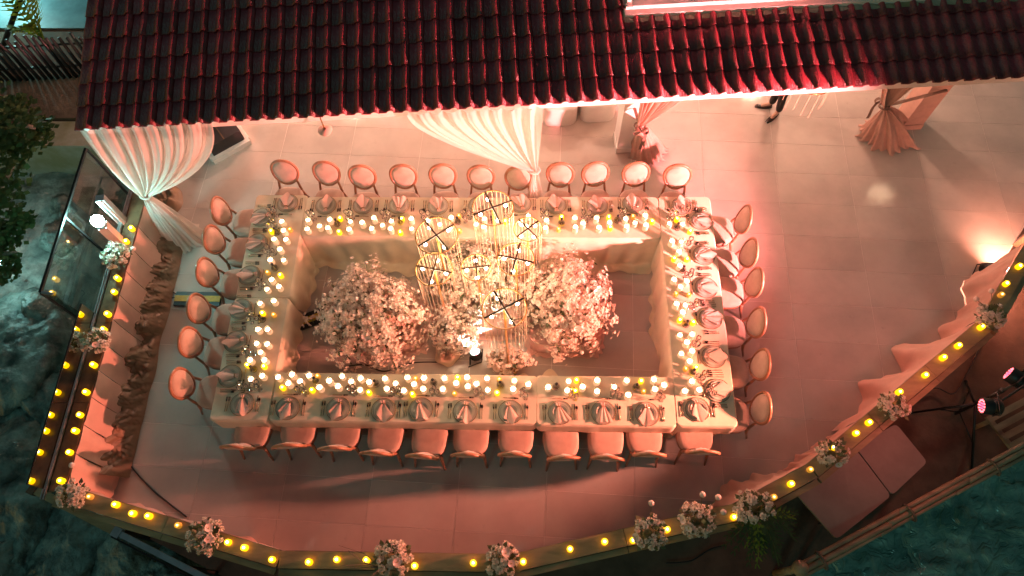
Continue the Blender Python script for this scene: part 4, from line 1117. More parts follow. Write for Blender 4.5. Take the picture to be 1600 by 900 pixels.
# ---------------------------------------------------------------- railing round the terrace
RZ = .90
rail = thing('railing', 'wooden terrace railing with a flat ledge running round the terrace', 'railing', (RAIL[4][0], RAIL[4][1], 0), absolute=True)
random.seed(17)
def normal2(a, b):   # inward normal (towards the tables)
    d = (Vector(b) - Vector(a)).normalized(); return Vector((-d.y, d.x))
for k in range(len(RAIL) - 1):
    a = Vector(RAIL[k]); b = Vector(RAIL[k + 1]); L = (b - a).length; d = (b - a) / L; n_ = Vector((-d.y, d.x))
    m = M_dkwood if k == 0 else M_wood
    nb = max(1, round(L / 1.25))
    ex0 = .06
    for i in range(nb):
        s0 = L * i / nb + .004; s1 = L * (i + 1) / nb - .004
        p = a + d * s0; q = a + d * s1
        dz = rnd(-.004, .004) - .003 * (k % 2)
        MB().bar((p.x, p.y, RZ - .02 + dz), (q.x, q.y, RZ - .02 + dz), .20 + rnd(-.004, .004), .04).build('ledge_board', m, rail)
        p2, q2 = p - n_ * .145, q - n_ * .145
        MB().bar((p2.x, p2.y, RZ - .075 + dz), (q2.x, q2.y, RZ - .075 + dz), .07, .07).build('outer_board', m, rail)
        pp = a + d * (s0 + .1) - n_ * .03
        MB().box((pp.x, pp.y, (RZ - .045 - .0) / 2), (.09, .09, RZ - .05), math.atan2(d.y, d.x)).build('post', M_dkwood, rail)
    if k > 0:
        for zz in (.25, .52):
            p2, q2 = a - n_ * .09, b - n_ * .09
            MB().bar((p2.x, p2.y, zz), (q2.x, q2.y, zz), .03, .09).build('lower_rail', M_dkwood, rail)
# outer kick board hides the terrace edge
# left side: steel channels and glass
A0 = Vector(RAIL[0]); B0 = Vector(RAIL[1]); dL = (B0 - A0).normalized(); nL = Vector((-dL.y, dL.x)); LL = (B0 - A0).length
gr_ = thing('glass_railing', 'glass panels in steel channels outside the left railing', 'glass railing', (A0.x, A0.y, 0), absolute=True)
def onL(s_, o_, z): p = A0 + dL * s_ - nL * o_; return V(p.x, p.y, z)
for o_ in (.135, .165):
    MB().bar(onL(-.9, o_, RZ + .002 + .01 * (o_ > .15)), onL(LL + .1, o_, RZ + .002 + .01 * (o_ > .15)), .016, .03).build('channel', M_steel, gr_)
MB().bar(onL(LL * .47, .150, RZ + .17), onL(LL * .995, .150, RZ + .17), .010, .36).build('pane', M_pane, gr_)
MB().bar(onL(LL * .47, .150, RZ + .36), onL(LL * .995, .150, RZ + .36), .016, .018).build('top_trim', M_blackmetal, gr_)
# tall outer glass bay
bay = thing('glass_bay', 'tall glass screen with thin dark frame outside the left railing', 'glass screen', (-6.9, 5, -.3), absolute=True)
g0 = V(*(-6.512, 6.179, 1.750)); g1 = V(*(-6.456, 3.852, 1.750)); g2 = V(-6.28, g1.y - .02, 1.75)
def drop(p, z): return V(p.x, p.y, z)
for (p, q) in ((g0, g1),):
    MB().bar(p, q, .035, .035).build('top_bar', M_blackmetal, bay)
    MB().bar(drop((p + q) / 2, .72) + (p - q) * .5 - (p - q) * .0, drop((p + q) / 2, .72) - (p - q) * .5, .010, 1.98).build('pane', M_pane2, bay)
    MB().bar(drop(p, -.27), drop(q, -.27), .04, .04).build('bottom_bar', M_blackmetal, bay)
MB().bar(g1 + V(.02, 0, 0), g2 + V(0, 0, -.0), .03, .03).build('top_bar', M_steel, bay)
MB().bar(drop(g1, -.27) + V(.02, 0, 0), drop(g2, -.27), .04, .04).build('bottom_bar', M_blackmetal, bay)
for p in (g0, g1, (g0 + g1) / 2): MB().bar(drop(p, -.25), drop(p, 1.73), .03, .03, up=(1, 0, 0)).build('post', M_blackmetal, bay)
MB().bar(drop(g1, .72) + V(.02, 0, 0), drop(g2, .72), .010, 1.96).build('pane', M_pane2, bay)
MB().box((-6.55, 4.9, -.36), (.75, 2.6, .12)).build('floor_slab', M_conc, bay)

# side wall of the terrace under the left railing
struct(MB().bar(onL(-1.5, .06, -1.4), onL(LL + .1, .06, -1.4), .2, 2.1).build('terrace_wall', M_plaster))

# salmon fabric panels on the left railing, brown cloth ruffled along the floor
random.seed(23)
NP = 11
for k in range(NP):
    s0 = .35 + (LL - .45) * k / NP; s1 = .35 + (LL - .45) * (k + 1) / NP - .008
    if k == 0: pan = thing('fabric_panels', 'salmon fabric panels stretched on the inside of the left railing', 'fabric', (A0.x, A0.y, 0), absolute=True)
    def f(u, v):
        s_ = s0 + (s1 - s0) * u + .10 * v; z = RZ - .02 - .80 * v
        bul = .012 * math.sin(PI * u) + .03 * v + .10 * v * v
        if k >= NP - 2: bul += .035 * v * math.sin(9 * u + 4 * v + k)
        return onL(s_, -.105 - bul, z)
    MB().grid(f, 8, 8).build('panel', M_salmon, pan, True)
def ruffle(label, s0, s1, w_, seed, m=M_brown):
    def f(u, v):
        s_ = s0 + (s1 - s0) * u
        nz = noise.noise(V(s_ * 3.6, v * 1.6 + s_, seed)) + .5 * abs(noise.noise(V(s_ * 8 + v * 2.5, v * 3, seed + 4))) + .3 * abs(noise.noise(V(s_ * 15, v * 6 + s_ * 3, seed)))
        edge = .05 * noise.noise(V(s_ * 2, 0, seed))
        o_ = -.10 - (w_ + edge) * v - .03 * nz * math.sin(PI * v)
        hh = .40 * (1 - v) ** 1.2 + .17 * (nz + .25) * math.sin(PI * v ** .8) + .012
        return onL(s_ + .06 * nz, o_, max(.01, hh))
    tag(MB().grid(f, 420, 36).build('ruffled_cloth', m, None, True), label, 'fabric')
ruffle('brown satin cloth bunched along the floor under the left railing', .3, LL - .35, .30, 3)
def fold_heap(label, c, rx, ry, h, seed, m):
    def f(u, v):
        a = 2 * PI * u; r_ = v
        k = 1 + .22 * noise.noise(V(math.cos(a) * 1.5, math.sin(a) * 1.5, seed))
        p = V(c[0] + math.cos(a) * rx * r_ * k, c[1] + math.sin(a) * ry * r_ * k, 0)
        nz = abs(noise.noise(V(p.x * 5, p.y * 5, seed))) + .5 * abs(noise.noise(V(p.x * 11, p.y * 11, seed)))
        p.z = .012 + h * (1 - r_ ** 2) * (.35 + nz)
        return p
    tag(MB().grid(f, 60, 16).build('cloth_heap', m, None, True), label, 'fabric')
fold_heap('brown cloth heap on the floor behind the left curtain tail', (-6.158, 6.352, 0.000), .26, .34, .30, 5, M_brown)
fold_heap('salmon cloth end heaped in the near left corner', (-5.956, 1.804, 0.000), .20, .32, .25, 6, M_salmon)

# peach drapes bulging over the floor along the right-hand railing
def swag(label, ka, ta, tb_, bulge, lobes, seed, m=M_salmon):
    a = Vector(RAIL[ka]); b = Vector(RAIL[ka + 1]); d = (b - a); n_ = Vector((-d.y, d.x)).normalized()
    def f(u, v):
        s_ = ta + (tb_ - ta) * u; p = a + d * s_
        e = sum(h * math.exp(-((u - c0) / (w0 if u < c0 else w1)) ** 2) for (c0, w0, w1, h) in lobes)
        env = bulge * (.12 + e) * (1 + .2 * noise.noise(V(u * 6, 1, seed)))
        fold = .03 * math.sin(24 * u + 5 * v + seed) * v + .05 * noise.noise(V(u * 14, v * 3, seed)) * v
        q = p + n_ * (.105 + env * v ** 1.5 + fold)
        return V(q.x, q.y, max(.012, (RZ - .02) * (1 - v ** 1.15) + .05 * math.sin(PI * v) * noise.noise(V(u * 9, v * 4, seed))))
    tag(MB().grid(f, 120, 22).build('draped_fabric', m, None, True), label, 'fabric', 'peach fabric drapes along the railing')
swag('peach fabric drape on the railing behind the tripod, near the upright bouquet', 5, .30, 1.0, .36, ((.36, .05, .16, .8), (.70, .05, .16, 1.0)), 2)
swag('peach fabric drape on the railing by the large bouquet with ferns', 4, -.25, 1.0, .26, ((.45, .22, .4, .9),), 4)
swag('peach fabric drape on the right railing beside the blazing uplight', 6, .02, 1.3, .22, ((.1, .1, .1, .6), (.7, .1, .2, .9)), 7)
swag('thin peach fabric strip on the near railing right of the middle', 3, .02, .98, .03, (), 9)
swag('thin peach fabric strip on the near left railing', 1, .02, .98, .03, (), 10)
swag('thin peach fabric strip on the near railing at the bottom middle', 2, .02, .98, .02, (), 11)
swag('peach fabric strip on the railing between the large bouquet and tabletops', 5, -.02, .29, .12, ((.4, .3, .3, .6),), 12)

# amber LED candles on the ledge
CANR_ = [candle_meshes(.040, .075, M_wax2, M_flame2, False, .34), candle_meshes(.038, .066, M_wax2, M_flame2, False, .38), candle_meshes(.040, .082, M_wax2, M_flame2, False, .30), candle_meshes(.038, .07, M_wax3, M_flame3, False, .30)]
CR = [(-6.018, 5.305), (-6.049, 5.084), (-5.992, 4.465), (-5.958, 4.249), (-5.975, 3.897), (-5.970, 3.662), (-5.960, 3.136), (-5.953, 2.749), (-5.929, 2.437), (-5.935, 2.221), (-5.921, 1.940), (-5.929, 1.574), (-5.553, 1.389), (-5.191, 1.309), (-4.953, 1.189), (-4.743, 1.161), (-4.348, 1.057), (-3.687, 0.870), (-3.470, 0.810), (-3.110, 0.681), (-2.654, 0.660), (-2.320, 0.695), (-1.958, 0.694), (-1.369, 0.639), (-0.663, 0.683), (-0.064, 0.708), (0.502, 0.862), (0.922, 0.953), (1.270, 0.962), (1.685, 1.106), (2.515, 1.265), (3.041, 1.497), (3.272, 1.675), (3.539, 1.856), (3.861, 2.151), (4.201, 2.328), (4.391, 2.469), (4.704, 2.793), (4.851, 2.899), (5.264, 3.124), (5.555, 3.371), (5.802, 3.548), (6.178, 3.823), (6.586, 4.316), (6.705, 4.491), (6.962, 4.767)]
def snap(x, y, lim):
    best = None; p = Vector((x, y))
    for k in range(len(RAIL) - 1):
        a = Vector(RAIL[k]); b = Vector(RAIL[k + 1]); d = b - a; t = max(0, min(1, (p - a).dot(d) / d.dot(d))); q = a + d * t
        if best is None or (p - q).length < best[0]: best = ((p - q).length, q)
    if best[0] > lim: p = best[1] + (p - best[1]) * (lim / best[0])
    return p
for k, (x, y) in enumerate(CR):
    p = snap(x, y, .055)
    t = thing('ledge_candle', 'glowing amber candle on the railing ledge, %s counting from the left curtain' % nth(k), 'candle', (p.x, p.y, RZ + .005), group='amber candles on the railing ledge')
    CANR = CANR_[(k * 7 + k // 3) % 3] if k not in (12, 16, 31, 33, 43) else CANR_[3]
    ob('wax', CANR[0], t); ob('flame', CANR[1], t)

# bouquets along the ledge
def rose(b, p, n_, r):
    n_ = n_.normalized(); a = n_.cross(V(.3, .1, 1)); a.normalize(); c_ = n_.cross(a)
    for lay, (q, npt, lift) in enumerate(((.35, 3, .9), (.7, 4, .75), (1.0, 5, .45))):
        for k in range(npt):
            th0 = 2 * PI * k / npt + lay * .8 + rnd(-.2, .2); wd = PI / npt * 1.15
            row = []
            for v in (0, .55, 1):
                for u in (-1, 0, 1):
                    th = th0 + u * wd * (.9 - .25 * v); rr = r * q * (.3 + .7 * v) * (1 - .08 * abs(u) * v)
                    row.append(p + (a * math.cos(th) + c_ * math.sin(th)) * rr + n_ * (r * lift * (v ** .8) - r * .25 * (v > .9) * (lay == 2) - r * .15 * abs(u) * v))
            b.add(row, [(0, 1, 4, 3), (1, 2, 5, 4), (3, 4, 7, 6), (4, 5, 8, 7)])
BQ = [((180, 398), .20, 24, 'colourful cool-lit bouquet below the white globe lamp'),
      ((157, 533), .19, 20, 'bouquet on the left railing ledge above the panel joint'),
      ((112, 772), .18, 22, 'bouquet at the near left corner of the railing'),
      ((320, 838), .22, 30, 'bouquet on the near railing under the black cable end'),
      ((612, 874), .23, 32, 'bouquet with bare twigs at the bottom middle left'),
      ((785, 876), .21, 28, 'bouquet at the bottom middle of the railing'),
      ((1014, 833), .22, 28, 'bouquet on the near railing, left of the one with tall ball blooms'),
      ((1090, 812), .22, 30, 'bouquet with three tall ball blooms on the near railing'),
      ((1183, 800), .24, 32, 'large bouquet with fern foliage spilling outward'),
      ((1302, 708), .19, 22, 'bouquet on the railing at the corner of the grey tabletops'),
      ((1397, 635), .19, 24, 'bouquet on the railing left of the tripod'),
      ((1546, 492), .19, 24, 'bouquet on the right railing below the uplight')]
BQP = [(-6.082, 4.799), (-5.927, 3.446), (-5.727, 1.396), (-3.940, 0.923), (-1.634, 0.700), (-0.311, 0.708), (1.447, 1.048), (2.045, 1.212), (2.773, 1.313), (3.817, 2.042), (4.702, 2.656), (6.264, 3.959)]
random.seed(77)
for k, ((px, R_, n_, lab), (x, y)) in enumerate(zip(BQ, BQP)):
    q = snap(x, y, .06); c = V(q.x, q.y, RZ + .14)
    t = thing('bouquet', lab, 'bouquet', (q.x, q.y, RZ), absolute=True, group='bouquets on the railing ledge')
    bl = MB(); lf = MB()
    for i in range(int(n_ * 1.9)):
        d = V(rnd(-1, 1), rnd(-1, 1), rnd(-.5, 1)).normalized()
        p = c + V(d.x, d.y, d.z * .75) * R_ * rnd(.62, 1.0)
        if p.z < RZ + .03 and (snap(p.x, p.y, 9) - Vector((p.x, p.y))).length < .12: p.z = RZ + .05
        rose(bl, p, d + V(0, 0, .5), rnd(.030, .048))
    for i in range(n_ * 3):
        d = V(rnd(-1, 1), rnd(-1, 1), rnd(-.6, 1)).normalized(); p = c + V(d.x, d.y, d.z * .7) * R_ * rnd(.25, .85)
        p.z = max(p.z, RZ + .01) if (snap(p.x, p.y, 9) - Vector((p.x, p.y))).length < .12 else p.z
        if i % 3 == 0: petal_cluster(bl, p + d * .02, d + V(0, 0, .4), rnd(.015, .026), 5, .6)
        a = (d + V(rnd(-.6, .6), rnd(-.6, .6), rnd(-.2, .5))).normalized(); s_ = a.cross(V(0, 0, 1))
        if s_.length < .02: continue
        s_.normalize(); l = rnd(.05, .10)
        lf.add([p, p + a * l * .5 + s_ * l * .3, p + a * l, p + a * l * .5 - s_ * l * .3], [(0, 1, 2, 3)])
    stuff(bl.build('roses', M_rosemat, t)); stuff(lf.build('leaves', M_leaf, t))
    MB().lathe([(.05, .0), (.06, .06), (.05, .10)], 12, Matrix.Translation((q.x, q.y, RZ + .004)), close=True).build('holder', M_leaf, t, True)
    for i in range(1 + k % 2):
        d = V(rnd(-1, 1), rnd(-1, .2), rnd(.2, 1)).normalized()
        anthurium(t, c + V(d.x, d.y, d.z * .75) * R_ * 1.05, d, rnd(.05, .062))
    tall = [V(.02, .25, .30), V(.2, .22, .30), V(.26, .06, .24)] if k == 7 else ([V(.02, .32, .2)] if k in (2, 6) else ([V(-.25, .15, .2), V(-.05, .25, .25)] if k == 11 else ([V(.3, .05, .1)] if k == 0 else [])))
    for d in tall:
        o = MB().ball(c + d, .036, 12, 8).build('ball_bloom', M_anth, t, True)
        MB().tube([c, c + d * .6 + V(0, 0, .03), c + d], .004, 5).build('stalk', M_leaf, o)
    if k == 4:
        for i in range(9):
            d = V(rnd(-.55, .0), rnd(-.3, .25), rnd(.1, .4)); pts = [c + V(-.1, -.1, 0), c + V(-.1, -.1, 0) + d * .5 + V(rnd(-.04, .04), rnd(-.04, .04), 0), c + V(-.1, -.1, 0) + d]
            MB().tube(pts, [.005, .004, .002], 4).build('twig', M_bark, t)
    if k == 8:
        for i in range(26):
            a = rnd(-2.6, .1); ln = rnd(.3, .62); d = V(math.cos(a), math.sin(a), 0)
            b0 = c + V(0, -.05, -.05); fr = MB(); sp = []
            for j in range(9):
                s_ = j / 8; sp.append(b0 + d * ln * s_ + V(0, 0, .12 * math.sin(PI * s_ * .8) - .30 * s_ * s_ * rnd(.9, 1.1)))
            fr.tube(sp, .004, 4)
            sdv = d.cross(V(0, 0, 1))
            for j in range(1, 9):
                for sg in (-1, 1):
                    l = .10 * (1 - .08 * j); p = sp[j]
                    fr.add([p, p + sdv * sg * l * .5 + d * .045, p + sdv * sg * l + d * .05, p + sdv * sg * l * .5 + d * .0], [(0, 1, 2, 3)])
            fr.build('fern_frond', M_foliage if i % 5 else M_palm, t)

# ---------------------------------------------------------------- globe lamp and posts at the left railing
gb = V(*(-6.182, 5.103, 1.500)); gt = thing('globe_lamp', 'glowing white globe lamp on a short post outside the left railing', 'lamp', (gb.x, gb.y, RZ), absolute=True)
MB().ball(gb, .085, 20, 12).build('globe', M_globe, gt, True)
MB().lathe([(.06, -.13), (.075, -.10), (.07, -.065)], 14, Matrix.Translation(gb), close=True).build('fitting', M_steel, gt, True)
MB().box((gb.x, gb.y, gb.z - .36), (.13, .13, .46), .3).build('post', M_salmon, gt)
MB().bar(V(gb.x, gb.y, .98), onL(1.2, .15, .95), .05, .05).build('bracket', M_steel, gt)
wp = thing('aluminium_post', 'upright aluminium post beside the globe lamp', 'post', (-6.22, 5.45, .9), absolute=True)
MB().box((-6.22, 5.46, 1.22), (.12, .10, .66), .2).build('profile', M_steel, wp)
for dx in (-.035, .035): MB().box((-6.22 + dx, 5.40, 1.22), (.012, .03, .655), .2).build('flange', M_white, wp)
MB().bar(V(-6.22, 5.42, .94), V(-6.20, 4.95, .94), .05, .03).build('foot_rail', M_steel, wp)

# a second lamp among the leaves at the left edge, and one over the paving
def bollard(p, label, pw, col):
    t = thing('bollard_lamp', label, 'lamp', (p[0], p[1], p[2] - .6), absolute=True); p = V(*p)
    MB().ball(p, .07, 16, 10).build('globe', emis('bollard_globe', col, pw), t, True)
    MB().tube([p + V(0, 0, -.6), p + V(0, 0, -.06)], .03, 8).build('post', M_steel, t, True)
bollard((-9.499, 5.699, -0.900), 'cool white lamp glowing through the leaves at the left edge', 60, (.45, 1.0, .95))
bollard((-11.372, 11.996, 0.200), 'cool garden lamp over the teal paving beyond the top left corner', 330, (.45, 1.0, .95))

# ---------------------------------------------------------------- outside the near and right railing
def slab(label, quad, z, th, m, name='folding_tabletop'):
    c = Vector((sum(p[0] for p in quad) / 4, sum(p[1] for p in quad) / 4)); pts = []
    n = len(quad)
    for i in range(n):
        p = Vector(quad[i]); a = Vector(quad[i - 1]); b = Vector(quad[(i + 1) % n]); r = .07
        d0 = (a - p).normalized(); d1 = (b - p).normalized()
        for t in (0, .25, .5, .75, 1):
            q = (p + d0 * r) * (1 - t) ** 2 + p * 2 * t * (1 - t) + (p + d1 * r) * t * t; pts.append((q.x, q.y))
    b = MB(); N = len(pts); b.prism(pts, z, z + th)
    return tag(b.build(name, m), label, 'tabletop', 'tabletops leaning outside the railing')
TT = [(3.556, 1.637), (3.975, 1.159), (4.833, 1.533), (4.392, 2.286)]
slab('grey-brown tabletop outside the railing, nearer one under the bouquet', [(3.551, 1.661), (3.980, 1.096), (4.792, 1.656), (4.435, 2.287)], .27, .04, M_panel)
slab('grey-brown tabletop outside the railing, farther one beside the tripod', [(4.454, 2.296), (4.811, 1.664), (5.375, 2.110), (5.069, 2.633)], .262, .04, M_panel)
for (u, lab) in (((4.0, 1.65), 'near'), ((4.75, 2.1), 'far')):
    tr = thing('trestle', 'dark trestle carrying the %s grey-brown tabletop' % lab, 'trestle', (u[0], u[1], -.3), R(35))
    for sx in (-1, 1):
        for sy in (-1, 1): MB().tube([V(sx * .08, sy * .2, .555), V(sx * .14, sy * .24, 0.003)], .014, 6).build('leg', M_blackmetal, tr, True)
    MB().bar(V(0, -.25, .545), V(0, .25, .545), .2, .02).build('top_bar', M_blackmetal, tr)
# bamboo handrail
bh = thing('bamboo_handrail', 'bamboo handrail along the outer edge of the lower deck', 'handrail', (5.290, 1.544, -0.300), absolute=True)
h0 = V(*(3.378, 0.684, 0.550)); h1 = V(*(6.572, 2.242, 0.550)); hd = (h1 - h0).normalized(); hn = V(-hd.y, hd.x, 0)
random.seed(41)
for j, (o_, zz, r) in enumerate(((0, 0, .036), (.07, .01, .03), (-.06, -.03, .026))):
    s_ = -.05
    while s_ < (h1 - h0).length + 3:
        L = rnd(1.2, 1.7); p = h0 + hd * s_ + hn * o_ + V(0, 0, zz); q = h0 + hd * (s_ + L) + hn * (o_ + rnd(-.012, .012)) + V(0, 0, zz)
        pts = []; rs = []
        for i in range(13):
            t = i / 12; pts.append(p.lerp(q, t)); rs.append(r * (1.12 if i % 3 == 0 else 1))
        MB().tube(pts, rs, 8).build('bamboo_pole', M_bamboo, bh, True); s_ += L - .02
s_ = .3
while s_ < (h1 - h0).length + 3:
    p = h0 + hd * s_; MB().tube([V(p.x, p.y, -.33), V(p.x, p.y, p.z - .03)], .035, 8).build('post', M_bamboo, bh, True)
    rr = [p + hn * .11 * math.cos(a) + V(0, 0, .07 * math.sin(a)) for a in [2 * PI * i / 12 for i in range(12)]]
    MB().tube(rr, .018, 5, closed=True).build('lashing', M_bark, bh, True); s_ += 1.35
fin = V(*(3.343, 0.716, 0.620))
ft_ = thing('ball_finial', 'round wooden ball finial at the end of the bamboo handrail', 'finial', (fin.x, fin.y, -.33), absolute=True)
MB().ball(fin, .10, 18, 10).build('ball', M_bamboo, ft_, True)
MB().tube([V(fin.x, fin.y, -.33), fin + V(0, 0, -.07)], .05, 10).build('post', M_bamboo, ft_, True)
# slatted wooden crate bench at right edge
sb = thing('slatted_bench', 'slatted wooden bench on the lower deck at the right edge', 'bench', (7.068, 2.554, -0.300), math.atan2(hd.y, hd.x))
for k in range(5): MB().box((.35, -.12 + .14 * k, .40), (1.6, .085, .03)).build('slat', M_bamboo, sb)
for sx in (-.4, .35, 1.1): MB().box((sx, .16, .365), (.07, .66, .04)).build('cross_beam', M_bamboo, sb)
for sx in (-.4, 1.1):
    for sy in (-.1, .42): MB().box((sx, sy, .172), (.06, .06, .344)).build('leg', M_bamboo, sb)
# outer rail beam at the near left
of = thing('outer_handrail', 'steel and wood outer handrail below the near left railing', 'handrail', (-5.730, 1.111, -0.300), absolute=True)
o0 = V(*(-6.534, 1.520, 0.620)); o1 = V(*(-3.895, 0.428, 0.620)); od = (o1 - o0).normalized(); on = V(-od.y, od.x, 0)
MB().bar(o0, o0.lerp(o1, .48), .10, .06).build('timber', M_wood, of)
MB().bar(o0.lerp(o1, .49), o1 + od * 2.2, .07, .05).build('steel_channel', M_steel, of)
MB().bar(o0.lerp(o1, .47) + on * -.07 + V(0, 0, .01), o1 + od * 2.2 - on * .07 + V(0, 0, .01), .02, .05).build('steel_channel', M_blackmetal, of)
MB().bar(o0.lerp(o1, .46), o0.lerp(o1, .50), .12, .075).build('coupling', M_steel, of)
MB().bar(o0 - od * .04, o0 + od * .06, .14, .09).build('end_cap', M_dkwood, of)
for t in (.05, .45, .85): p = o0.lerp(o1, t); MB().tube([V(p.x, p.y, -2.6), p - V(0, 0, .03)], .035, 8).build('post', M_blackmetal, of, True)
# narrow walkway under it
wk = [tuple(o0[:2]), tuple((o1 + od * 2.2)[:2]), RAIL[3], RAIL[2], RAIL[1]]
struct(MB().prism(wk, -.5, -.32).build('walkway', M_deck))
tarp = thing('folded_tarp', 'blue-grey tarp lying below the near left railing', 'tarp', (-5.509, 1.181, -0.280), absolute=True)
MB().add([V(*(-5.924, 1.285, -0.200)), V(*(-5.539, 1.303, -0.100)), V(*(-5.010, 1.043, -0.200)), V(*(-5.092, 0.966, -0.280)), V(*(-5.919, 1.174, -0.280))], [(0, 4, 3, 2, 1)]) if 0 else None
tb2 = MB(); ta = [V(*(-5.997, 1.310, -0.270)), V(*(-4.956, 0.984, -0.270)), V(*(-5.012, 1.251, -0.100)), V(*(-5.812, 1.411, -0.100))]
tb2.grid(lambda u, v: (ta[0].lerp(ta[1], u)).lerp(ta[3].lerp(ta[2], u), v) + V(0, 0, .04 * noise.noise(V(u * 5, v * 4, 1))), 20, 8)
tb2.build('sheet', mat('blue_tarp', (.06, .07, .11), .5), tarp, True)

# ---------------------------------------------------------------- cables and cable ramp
def cable(label, pts, r=.011):
    P = [Vector(p) for p in pts]; out = []
    for i in range(len(P) - 1):
        a = P[max(i - 1, 0)]; b = P[i]; c = P[i + 1]; d = P[min(i + 2, len(P) - 1)]
        for k in range(8):
            t = k / 8; out.append(.5 * ((2 * b) + (c - a) * t + (2 * a - 5 * b + 4 * c - d) * t * t + (3 * b - a - 3 * c + d) * t ** 3))
    out.append(P[-1])
    tag(MB().tube(out, r, 6).build('cable', M_black, None, True), label, 'cable')
cable('black cable curving over the floor in the near left corner', [(-5.840, 2.698, 0.012), (-5.850, 2.302, 0.012), (-5.675, 1.985, 0.012), (-5.300, 1.661, 0.012), (-5.010, 1.466, 0.012), (-4.698, 1.275, 0.012)])
cable('black cable on the floor below the left blossom mound', [(-1.329, 3.562, 0.012), (-1.666, 3.558, 0.012), (-1.885, 3.515, 0.012), (-2.184, 3.410, 0.012), (-2.484, 3.508, 0.012), (-2.723, 3.485, 0.012)], .009)
cable('looped cable end at the left cable ramp', [(-5.610, 4.650, 0.012), (-5.775, 4.738, 0.012), (-5.841, 4.670, 0.012), (-5.738, 4.581, 0.012), (-5.610, 4.605, 0.012)], .008)
cable('dark cable on the lower deck running to the tripod', [(5.685, 3.152, -0.280), (6.059, 3.345, -0.280), (6.320, 3.258, -0.280), (6.586, 3.562, -0.280), (6.810, 3.872, -0.280), (7.054, 4.243, -0.280)], .010)
cable('thin cable draped over the tabletop edge', [(1.862, 0.818, -0.280), (2.211, 0.857, -0.280), (2.486, 1.009, -0.280), (2.709, 1.062, -0.280)], .010)
rp = thing('cable_ramp', 'black and yellow cable ramp on the floor under the left chairs', 'cable ramp', (-4.459, 4.443, 0.000), absolute=True)
r0 = V(*(-5.608, 4.568, 0.020)); r1 = V(*(-2.815, 4.265, 0.020))
rr0 = V(*(-5.608, 4.568, 0.020)); rr1 = V(*(-4.881, 4.563, 0.020)); rs0 = V(*(-3.626, 4.139, 0.020)); rs1 = V(*(-2.890, 4.471, 0.020))
for (a, b) in ((rr0, rr1), (rs0, rs1)):
    MB().bar(a, b, .24, .035).build('ramp_base', M_black, rp)
    MB().bar(a + V(0, 0, .022), b + V(0, 0, .022), .10, .014).build('yellow_lid', M_yellow, rp)

# ---------------------------------------------------------------- person under the eave (only trousers and shoes show)
pr = thing('person', 'person in black trousers and black loafers standing under the eave, facing left', 'person', (4.25, 8.3, 0), absolute=True)
def skin_obj(name, verts, edges, radii, m, root=0, sub=2):
    me = bpy.data.meshes.new(name); me.from_pydata([tuple(v) for v in verts], edges, []); me.materials.append(m)
    o = ob(name, me, pr); md = o.modifiers.new('skin', 'SKIN'); md.use_smooth_shade = True
    for i, r in enumerate(radii):
        r = r if isinstance(r, tuple) else (r, r); me.skin_vertices[0].data[i].radius = r
        me.skin_vertices[0].data[i].use_root = (i == root)
    s_ = o.modifiers.new('sub', 'SUBSURF'); s_.levels = sub; s_.render_levels = sub
    return o
# feet: far foot toe (3.97,8.45) heel (4.27,8.43); near foot toe (4.12,8.08) heel (4.36,8.28)
hip = V(4.32, 8.38, .96)
f1 = V(4.22, 8.435, 0); f2 = V(4.32, 8.25, 0)
BV = [hip, hip + V(-.01, 0, .2), hip + V(-.02, 0, .40), hip + V(-.03, 0, .54), hip + V(-.05, 0, .62), hip + V(-.06, 0, .72), hip + V(-.05, 0, .82),
      hip + V(0, .17, .48), hip + V(0, .24, .22), hip + V(-.08, .26, -.02), hip + V(-.10, .26, -.10),
      hip + V(0, -.17, .48), hip + V(0, -.24, .22), hip + V(-.08, -.26, -.02), hip + V(-.10, -.26, -.10),
      hip + V(0, .09, -.06), V(4.26, 8.45, .50), f1 + V(0, 0, .09), f1 + V(-.16, 0, .03),
      hip + V(0, -.09, -.06), V(4.30, 8.30, .50), f2 + V(0, 0, .09), f2 + V(-.12, -.10, .03)]
BE = [(0, 1), (1, 2), (2, 3), (3, 4), (4, 5), (5, 6), (3, 7), (7, 8), (8, 9), (9, 10), (3, 11), (11, 12), (12, 13), (13, 14), (0, 15), (15, 16), (16, 17), (17, 18), (0, 19), (19, 20), (20, 21), (21, 22)]
BR = [(.13, .11), (.12, .10), (.14, .11), (.10, .09), .055, .085, .08, .06, .045, .032, .03, .06, .045, .032, .03, .085, .055, .038, .03, .085, .055, .038, .03]
nb = len(BV)
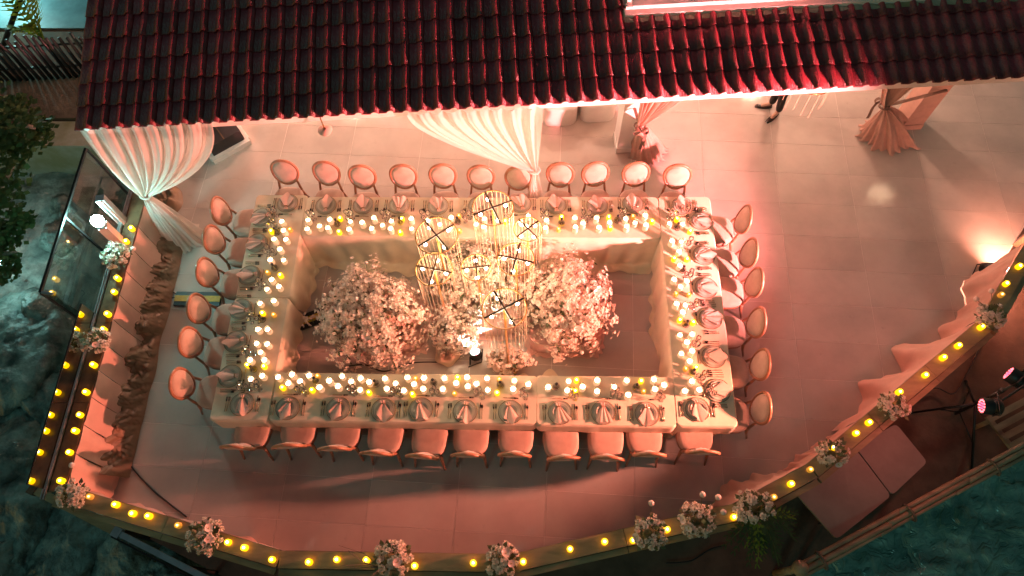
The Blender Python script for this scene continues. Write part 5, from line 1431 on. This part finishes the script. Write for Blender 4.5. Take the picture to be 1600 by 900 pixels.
for wri, base_i, sy in ((V(*BV[10]), 10, 1), (V(*BV[14]), 14, -1)):
    for k, (ox, ln) in enumerate(((-.03, .07), (-.01, .08), (.012, .075), (.032, .06))):
        BV += [wri + V(ox, 0, -.05), wri + V(ox - .01, 0, -.05 - ln)]; BE += [(base_i, nb), (nb, nb + 1)]; BR += [.010, .008]; nb += 2
    BV += [wri + V(-.05, 0, -.01), wri + V(-.07, 0, -.05)]; BE += [(base_i, nb), (nb, nb + 1)]; BR += [.012, .009]; nb += 2
skin_obj('body', BV, BE, BR, M_skin)
skin_obj('trousers', [hip + V(0, 0, .06), hip, hip + V(0, .095, -.10), V(4.255, 8.45, .50), f1 + V(.015, 0, .085), hip + V(0, -.095, -.10), V(4.30, 8.30, .50), f2 + V(.015, .005, .085)],
         [(0, 1), (1, 2), (2, 3), (3, 4), (1, 5), (5, 6), (6, 7)], [(.15, .125), (.15, .13), .10, .078, .062, .10, .078, .062], M_trouser, 1)
skin_obj('shirt', [hip + V(0, 0, .02), hip + V(-.01, 0, .22), hip + V(-.02, 0, .42), hip + V(-.03, 0, .52), hip + V(0, .17, .47), hip + V(0, .235, .26), hip + V(0, -.17, .47), hip + V(0, -.235, .26)],
         [(0, 1), (1, 2), (2, 3), (3, 4), (4, 5), (3, 6), (6, 7)], [(.145, .125), (.14, .12), (.155, .125), (.10, .09), .075, .062, .075, .062], M_shirt)
MB().ball(hip + V(-.045, 0, .79), .098, 16, 10, (1.05, .9, .85)).build('hair', M_black, pr, True)
for (heel, toe) in ((V(4.27, 8.43, 0), V(3.97, 8.45, 0)), (V(4.36, 8.28, 0), V(4.12, 8.08, 0))):
    d = (toe - heel); L = d.length; d.normalize(); s_ = V(-d.y, d.x, 0)
    def f(u, v):
        a = PI * u; wv = .048 * (math.sin(PI * min(1, max(.0, .08 + .84 * v))) ** .45) * (.85 + .3 * v if v < .7 else 1.06 - .25 * (v - .7))
        h = (.085 - .045 * min(1, v / .6)) * (1 - max(0, (v - .8) / .2) ** 2 * .8) * (.35 + .65 * min(1, v / .06)) + .006
        return heel + d * L * v + s_ * math.cos(a) * wv + V(0, 0, math.sin(a) ** .8 * h + .002)
    MB().grid(f, 12, 16).build('shoe', M_shoe, pr, True)
